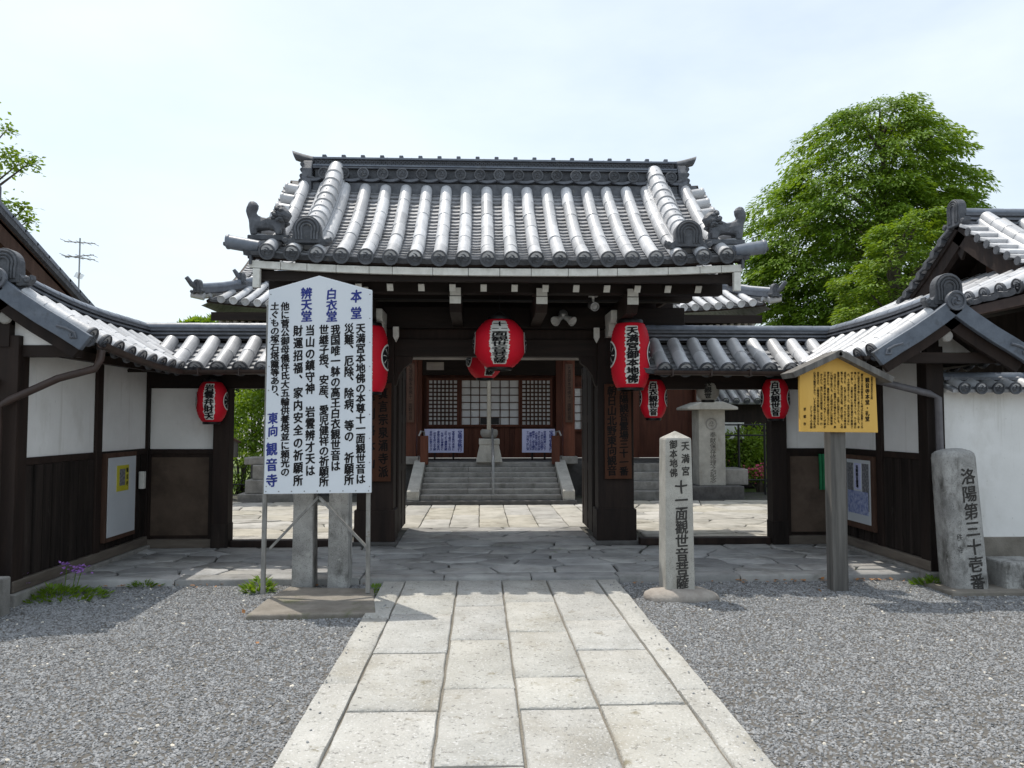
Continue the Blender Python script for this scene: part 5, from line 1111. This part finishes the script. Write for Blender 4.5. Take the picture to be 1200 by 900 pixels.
for v, hw, tilt in ((285, .45, .3), (301, .6, -.1), (303, .35, .5), (324, .25, -.4)):
    p = at(92, v, 31); bm_ = MB().tube([(b.x - hw, 31 - tilt, p.z), (b.x + hw, 31 + tilt, p.z + .06)], .022, 5)
    for k in range(5): q = -hw + 2 * hw * k / 4; bm_.tube([(b.x + q, 31 + q * tilt / hw - .3, p.z + .03), (b.x + q, 31 + q * tilt / hw + .3, p.z + .03)], .012, 4)
    bm_.build('boom', 'metal_grey', an)

# ================================================================== VEGETATION
def add_leaf(mb, p, d, nrm_, L, W):
    d = d.normalized(); s_ = d.cross(nrm_)
    if s_.length < 1e-4: s_ = d.orthogonal()
    s_ = s_.normalized() * W / 2; up = s_.cross(d).normalized() * L * .06
    n = len(mb.v); mb.v += [tuple(p), tuple(p + d * L * .45 + s_ + up), tuple(p + d * L), tuple(p + d * L * .45 - s_ + up)]; mb.f.append((n, n + 1, n + 2, n + 3))
def leafbuild(mb, name, mat, parent, kind=None, **k):
    me = bpy.data.meshes.new(name); me.from_pydata(mb.v, [], mb.f); me.materials.append(MATS[mat]); o = put(me, name, parent, kind=kind, **k); return o
def spray(mb, c, out, rad, thick, n, L, rng, droop=.5):
    """a flat bough: leaves fan outwards and hang at the rim"""
    out = Vector((out.x, out.y, 0)); out = out.normalized() if out.length > 1e-3 else Vector((1, 0, 0)); sd_ = Vector((-out.y, out.x, 0))
    for _ in range(n):
        t = rng.random() ** .6; a = rng.uniform(-1.25, 1.25); off = out * (rad * t * cos(a)) + sd_ * (rad * t * sin(a) * .85)
        p = c + off + Vector((0, 0, -droop * rad * t * t * .7 + rng.gauss(0, thick) + .1 * rad * sin(a * 4)))
        d = (out * cos(a) + sd_ * sin(a)) + Vector((rng.uniform(-.6, .6), rng.uniform(-.6, .6), -.25 - droop * t + rng.uniform(-.3, .3)))
        add_leaf(mb, p, d, Vector((rng.gauss(0, .4), rng.gauss(0, .4), 1)), L * rng.uniform(.45, 1.5), L * rng.uniform(.3, .6))
def lerp_tab(tab, v):
    for (a, x), (b, y) in zip(tab[:-1], tab[1:]):
        if a <= v <= b: return x + (y - x) * (v - a) / (b - a)
    return tab[0][1] if v < tab[0][0] else tab[-1][1]
def big_tree(root, Y, left, right, v0, v1, nb, nl, L, mat, seed, mid_u, depth=.75, droop=.5, rad=(.35, .85)):
    rng = random.Random(seed); mb = MB(); br = MB(); axis = at(mid_u, 300, Y); cen = []
    for i in range(nb):
        v = v0 + (v1 - v0) * (rng.random() ** .85); l = lerp_tab(left, v); r = lerp_tab(right, v); mid = (l + r) / 2; hw = (r - l) / 2 * Y / FPX
        ang = rng.uniform(0, 2 * pi); q = rng.random() ** .38; R0 = rng.uniform(*rad); hw2 = max(hw - R0 * rng.uniform(.35, .75), .1)
        c = at(mid, v, Y); p = Vector((c.x + cos(ang) * q * hw2, Y + sin(ang) * q * hw2 * depth, c.z))
        cen.append(p); spray(mb, p, Vector((cos(ang), sin(ang), 0)) if q > .25 else Vector((rng.uniform(-1, 1), rng.uniform(-1, 1), 0)), R0, .045, int(nl * (R0 / rad[1]) ** 1.3) + 20, L, rng, droop)
    top = at(mid_u, v0 + 25, Y); base = Vector((axis.x, Y, -.05))
    br.tube([base, base + Vector((.1, 0, 2)), base.lerp(Vector((axis.x, Y, top.z)), .6), Vector((top.x, Y, top.z))], [.32, .26, .16, .03], 10)
    br.build('trunk', 'bark', root, smooth=60)
    for p in cen[::8]:
        zb = max(1.2, p.z - .9 - .25 * (Vector((p.x - axis.x, p.y - Y)).length)); mbb = MB(); mbb.tube([Vector((axis.x, Y, zb)), Vector((axis.x, Y, zb)).lerp(p, .55) + Vector((0, 0, .2)), p], [.06, .03, .01], 5); mbb.build('limb', 'bark', root, smooth=60)
    leafbuild(mb, 'crown', mat, root)
rt = thing('maple_tree', 'large tree with layered bright green foliage behind the right wall', 'tree', (at(1035, 300, 21).x, 21, 0))
LFT = [(103, 1045), (118, 1010), (140, 963), (170, 933), (193, 907), (227, 890), (240, 876), (300, 868), (400, 875)]; RGT = [(103, 1073), (127, 1080), (153, 1105), (160, 1125), (187, 1146), (233, 1144), (300, 1142), (400, 1140)]
big_tree(rt, 21, LFT, RGT, 122, 400, 640, 250, .13, 'leaf_tree', 7, 1035, .75, .42, (.55, 1.25))
r2 = thing('broadleaf_tree', 'lighter green broadleaf tree in front of the large tree', 'tree', (at(1040, 300, 17).x, 17, 0))
big_tree(r2, 17, [(245, 1085), (270, 1020), (310, 985), (380, 965)], [(245, 1100), (270, 1125), (310, 1135), (380, 1135)], 248, 385, 190, 90, .11, 'leaf_bright', 9, 1050, .8, .15, (.25, .5))
# tree out of frame on the left, two boughs reaching in
ltree = thing('leafy_tree', 'tree with small glossy leaves reaching in at the left edge', 'tree', (-10.2, 13.5, 0)); rng = random.Random(5); mb = MB(); tb_ = Vector((-10.2, 13.5, 0))
MB().tube([tb_, tb_ + Vector((.1, 0, 3)), tb_ + Vector((.2, 0, 6.2))], [.2, .16, .05], 9).build('trunk', 'bark', ltree, smooth=60)
for (u, v, rd, n, zb) in ((8, 152, .14, 60, 4.4), (6, 180, .2, 110, 4.2), (22, 192, .2, 110, 4.2), (36, 190, .17, 90, 4.2), (2, 240, .2, 90, 3.2), (14, 250, .22, 100, 3.2), (30, 243, .15, 70, 3.2), (34, 258, .15, 60, 3.2), (20, 266, .2, 70, 3.0), (-20, 200, .5, 200, 4.2), (-40, 160, .5, 200, 4.6), (-30, 260, .5, 200, 3.2), (-70, 200, .7, 300, 4.2), (-60, 130, .6, 250, 5.0), (-100, 160, .6, 200, 5.0)):
    p = at(u, v, 13.5)
    for _ in range(n): q = p + Vector((rng.gauss(0, rd * .55), rng.gauss(0, rd * .6), rng.gauss(0, rd * .38))); add_leaf(mb, q, Vector((rng.gauss(.2, 1), rng.gauss(0, 1), rng.gauss(-.1, .5))), Vector((rng.gauss(0, .6), rng.gauss(0, .6), 1)), rng.uniform(.07, .12), rng.uniform(.04, .06))
    if u > -50: m2 = MB(); m2.tube([Vector((tb_.x + .15, 13.5, zb)), Vector((tb_.x + .15, 13.5, zb)).lerp(p, .6) + Vector((0, 0, .1)), p], [.05, .03, .008], 5); m2.build('limb', 'bark', ltree, smooth=60)
leafbuild(mb, 'crown', 'leaf_bright', ltree)
def bush(name, label, cat, c, r, n, L, mat, seed, lumps=9, stem=True, group=None):
    rng = random.Random(seed); root = thing(name, label, cat, (c[0], c[1], 0), group); mb = MB(); c = Vector(c)
    for k in range(lumps):
        a = rng.uniform(0, 2 * pi); e = rng.uniform(-.7, 1.2); q = rng.uniform(.35, .8); lc = c + Vector((r[0] * q * cos(a) * cos(e), r[1] * q * sin(a) * cos(e), r[2] * q * sin(e))); lr = rng.uniform(.35, .55)
        for _ in range(n // lumps):
            v = Vector((rng.gauss(0, 1), rng.gauss(0, 1), rng.gauss(.25, 1))).normalized(); p = lc + Vector((v.x * r[0], v.y * r[1], v.z * r[2])) * lr * rng.uniform(.75, 1.1)
            if p.z < .02: continue
            add_leaf(mb, p, v + Vector((rng.gauss(0, .7), rng.gauss(0, .7), rng.gauss(0, .5))), v + Vector((0, 0, .6)), L * rng.uniform(.6, 1.3), L * rng.uniform(.4, .65))
    leafbuild(mb, 'foliage', mat, root)
    st = MB()
    for k in range(4): a = rng.uniform(0, 6.28); st.tube([(c.x + .05 * cos(a), c.y + .05 * sin(a), -.03), (c.x + .12 * cos(a) * r[0], c.y + .12 * sin(a), c.z * .6), (c.x + .3 * r[0] * cos(a), c.y + .3 * r[1] * sin(a), c.z)], [.035, .025, .01], 5)
    st.build('stem', 'bark', root)
    return root
def pb(u, v, Y): p = at(u, v, Y); return (p.x, Y, p.z)
bush('round_bush', 'round clipped green bush beyond the left opening', 'bush', pb(296, 483, 17.5), (.62, .6, .55), 1500, .1, 'leaf_tree', 31)
bush('bright_bush', 'bright yellow green bush behind the little signpost', 'bush', pb(284, 520, 17.0), (.75, .6, .6), 1700, .09, 'leaf_bright', 32)
bush('low_bush', 'low bright bush on top of the stepped stone base', 'bush', pb(302, 541, 16.3), (.5, .4, .26), 900, .07, 'leaf_bright', 33)
bush('ground_bush', 'leafy plants at the foot of the wire fence on the left', 'bush', pb(276, 568, 17), (.9, .4, .28), 900, .07, 'leaf_bright', 34)
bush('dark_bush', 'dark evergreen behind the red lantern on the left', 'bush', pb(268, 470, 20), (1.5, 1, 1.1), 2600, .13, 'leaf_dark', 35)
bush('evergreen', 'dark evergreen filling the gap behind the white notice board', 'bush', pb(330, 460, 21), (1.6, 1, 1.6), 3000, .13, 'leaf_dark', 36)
bush('fence_shrub', 'sunlit shrub behind the iron railing', 'bush', pb(862, 540, 17.2), (.7, .6, .75), 1900, .1, 'leaf_bright', 41)
bush('fence_shrub', 'taller sunlit shrub behind the railing at the far right of the opening', 'bush', pb(893, 535, 17.0), (.6, .6, .8), 1900, .1, 'leaf_tree', 42)
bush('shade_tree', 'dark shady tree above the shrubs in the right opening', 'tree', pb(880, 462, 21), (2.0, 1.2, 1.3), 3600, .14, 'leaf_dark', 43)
az = bush('azalea', 'low azalea with pink flowers behind the railing', 'bush', pb(889, 560, 16.6), (.5, .3, .22), 700, .06, 'leaf_tree', 44)
mb = MB(); rng = random.Random(2); c = Vector(pb(887, 553, 16.5))
for _ in range(160): add_leaf(mb, c + Vector((rng.gauss(0, .22), rng.gauss(-.1, .12), rng.gauss(.02, .07))), Vector((rng.gauss(0, 1), rng.gauss(-.5, 1), rng.gauss(.3, 1))), Vector((0, -.5, 1)), .06, .05)
leafbuild(mb, 'flowers', 'flower_pink', az)
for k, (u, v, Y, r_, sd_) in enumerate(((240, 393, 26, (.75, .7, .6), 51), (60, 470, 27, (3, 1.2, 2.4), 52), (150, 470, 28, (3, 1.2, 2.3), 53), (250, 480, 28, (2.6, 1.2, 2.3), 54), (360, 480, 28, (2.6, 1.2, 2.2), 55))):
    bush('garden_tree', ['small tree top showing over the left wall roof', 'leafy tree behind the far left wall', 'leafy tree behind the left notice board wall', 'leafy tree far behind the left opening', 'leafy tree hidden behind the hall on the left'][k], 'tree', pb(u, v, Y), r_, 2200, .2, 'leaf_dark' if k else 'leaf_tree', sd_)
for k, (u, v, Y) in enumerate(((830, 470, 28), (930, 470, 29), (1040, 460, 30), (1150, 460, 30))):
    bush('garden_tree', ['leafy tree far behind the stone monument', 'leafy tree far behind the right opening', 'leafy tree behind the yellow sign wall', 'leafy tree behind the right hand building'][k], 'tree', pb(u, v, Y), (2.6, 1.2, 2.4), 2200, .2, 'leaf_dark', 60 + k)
# small plants on the gravel edge
def weed(name, label, c, r, n, L, seed, mat='leaf_bright', flowers=None):
    rng = random.Random(seed); root = thing(name, label, 'plant', (c[0], c[1], 0)); mb = MB()
    for _ in range(n):
        a = rng.uniform(0, 6.28); q = rng.random() ** .7; p = Vector((c[0] + r[0] * q * cos(a), c[1] + r[1] * q * sin(a), c[2] + r[2] * (1 - q) * rng.random())); add_leaf(mb, p, Vector((cos(a), sin(a), rng.uniform(.1, 1.3))), Vector((rng.gauss(0, .3), rng.gauss(0, .3), 1)), L * rng.uniform(.6, 1.3), L * .4)
    leafbuild(mb, 'leaves', mat, root)
    if flowers:
        fb = MB()
        for (fx, fy, fz) in flowers:
            for _ in range(22): add_leaf(fb, Vector((c[0] + fx + rng.gauss(0, .035), c[1] + fy + rng.gauss(0, .03), fz + rng.gauss(0, .025))), Vector((rng.gauss(0, 1), rng.gauss(-.4, 1), rng.gauss(.4, .8))), Vector((0, -.4, 1)), .03, .025)
        leafbuild(fb, 'flowers', 'flower_purple', root)
        sb_ = MB()
        for (fx, fy, fz) in flowers: sb_.tube([(c[0] + fx * .7, c[1] + fy, 0), (c[0] + fx, c[1] + fy, fz)], .004, 4)
        sb_.build('stem', 'leaf_tree', root)
p = gr(60, 700); weed('flowering_plant', 'low leafy plant with purple flowers at the left wall foot', (p.x, p.y, .0), (.5, .25, .1), 420, .065, 71, 'leaf_tree', [(-.42, -.15, .2), (-.3, -.2, .12), (-.22, -.1, .16), (.05, .15, .24), (.2, .12, .22), (.12, .18, .2)])
p = gr(303, 693); weed('weed', 'small bright green weed by the left leg of the notice board', (p.x, p.y, 0), (.13, .1, .14), 110, .08, 72)
p = gr(1098, 686); weed('weed', 'green weed at the foot of the leaning stone pillar', (p.x - .05, p.y, 0), (.2, .1, .08), 130, .07, 73, 'leaf_tree')
p = gr(165, 690); weed('weed', 'tuft of weeds along the paving edge on the left', (p.x, YE - .04, 0), (.14, .05, .07), 70, .05, 74, 'leaf_tree')
p = gr(462, 693); weed('weed', 'thin moss and weeds beside the concrete pad', (-1.18, 7.2, 0), (.06, .22, .04), 90, .04, 75, 'leaf_tree')
dl_ = MB(); rng = random.Random(8)
for _ in range(130):
    x = rng.choice((rng.uniform(2.3, 4.1), rng.uniform(-3.8, -1.3), rng.uniform(1.2, 5))); y = YE - abs(rng.gauss(.03, .05)) if rng.random() < .93 else rng.uniform(4, 7.4)
    if abs(x) < 1.15: continue
    add_leaf(dl_, Vector((x, y, .012)), Vector((rng.gauss(0, 1), rng.gauss(0, 1), rng.uniform(0, .3))), Vector((rng.gauss(0, .3), rng.gauss(0, .3), 1)), rng.uniform(.03, .06), rng.uniform(.02, .035))
o = leafbuild(dl_, 'dry_leaves', 'dry_leaf', None, kind='stuff'); o['label'] = 'dry brown leaves caught along the paving edge'
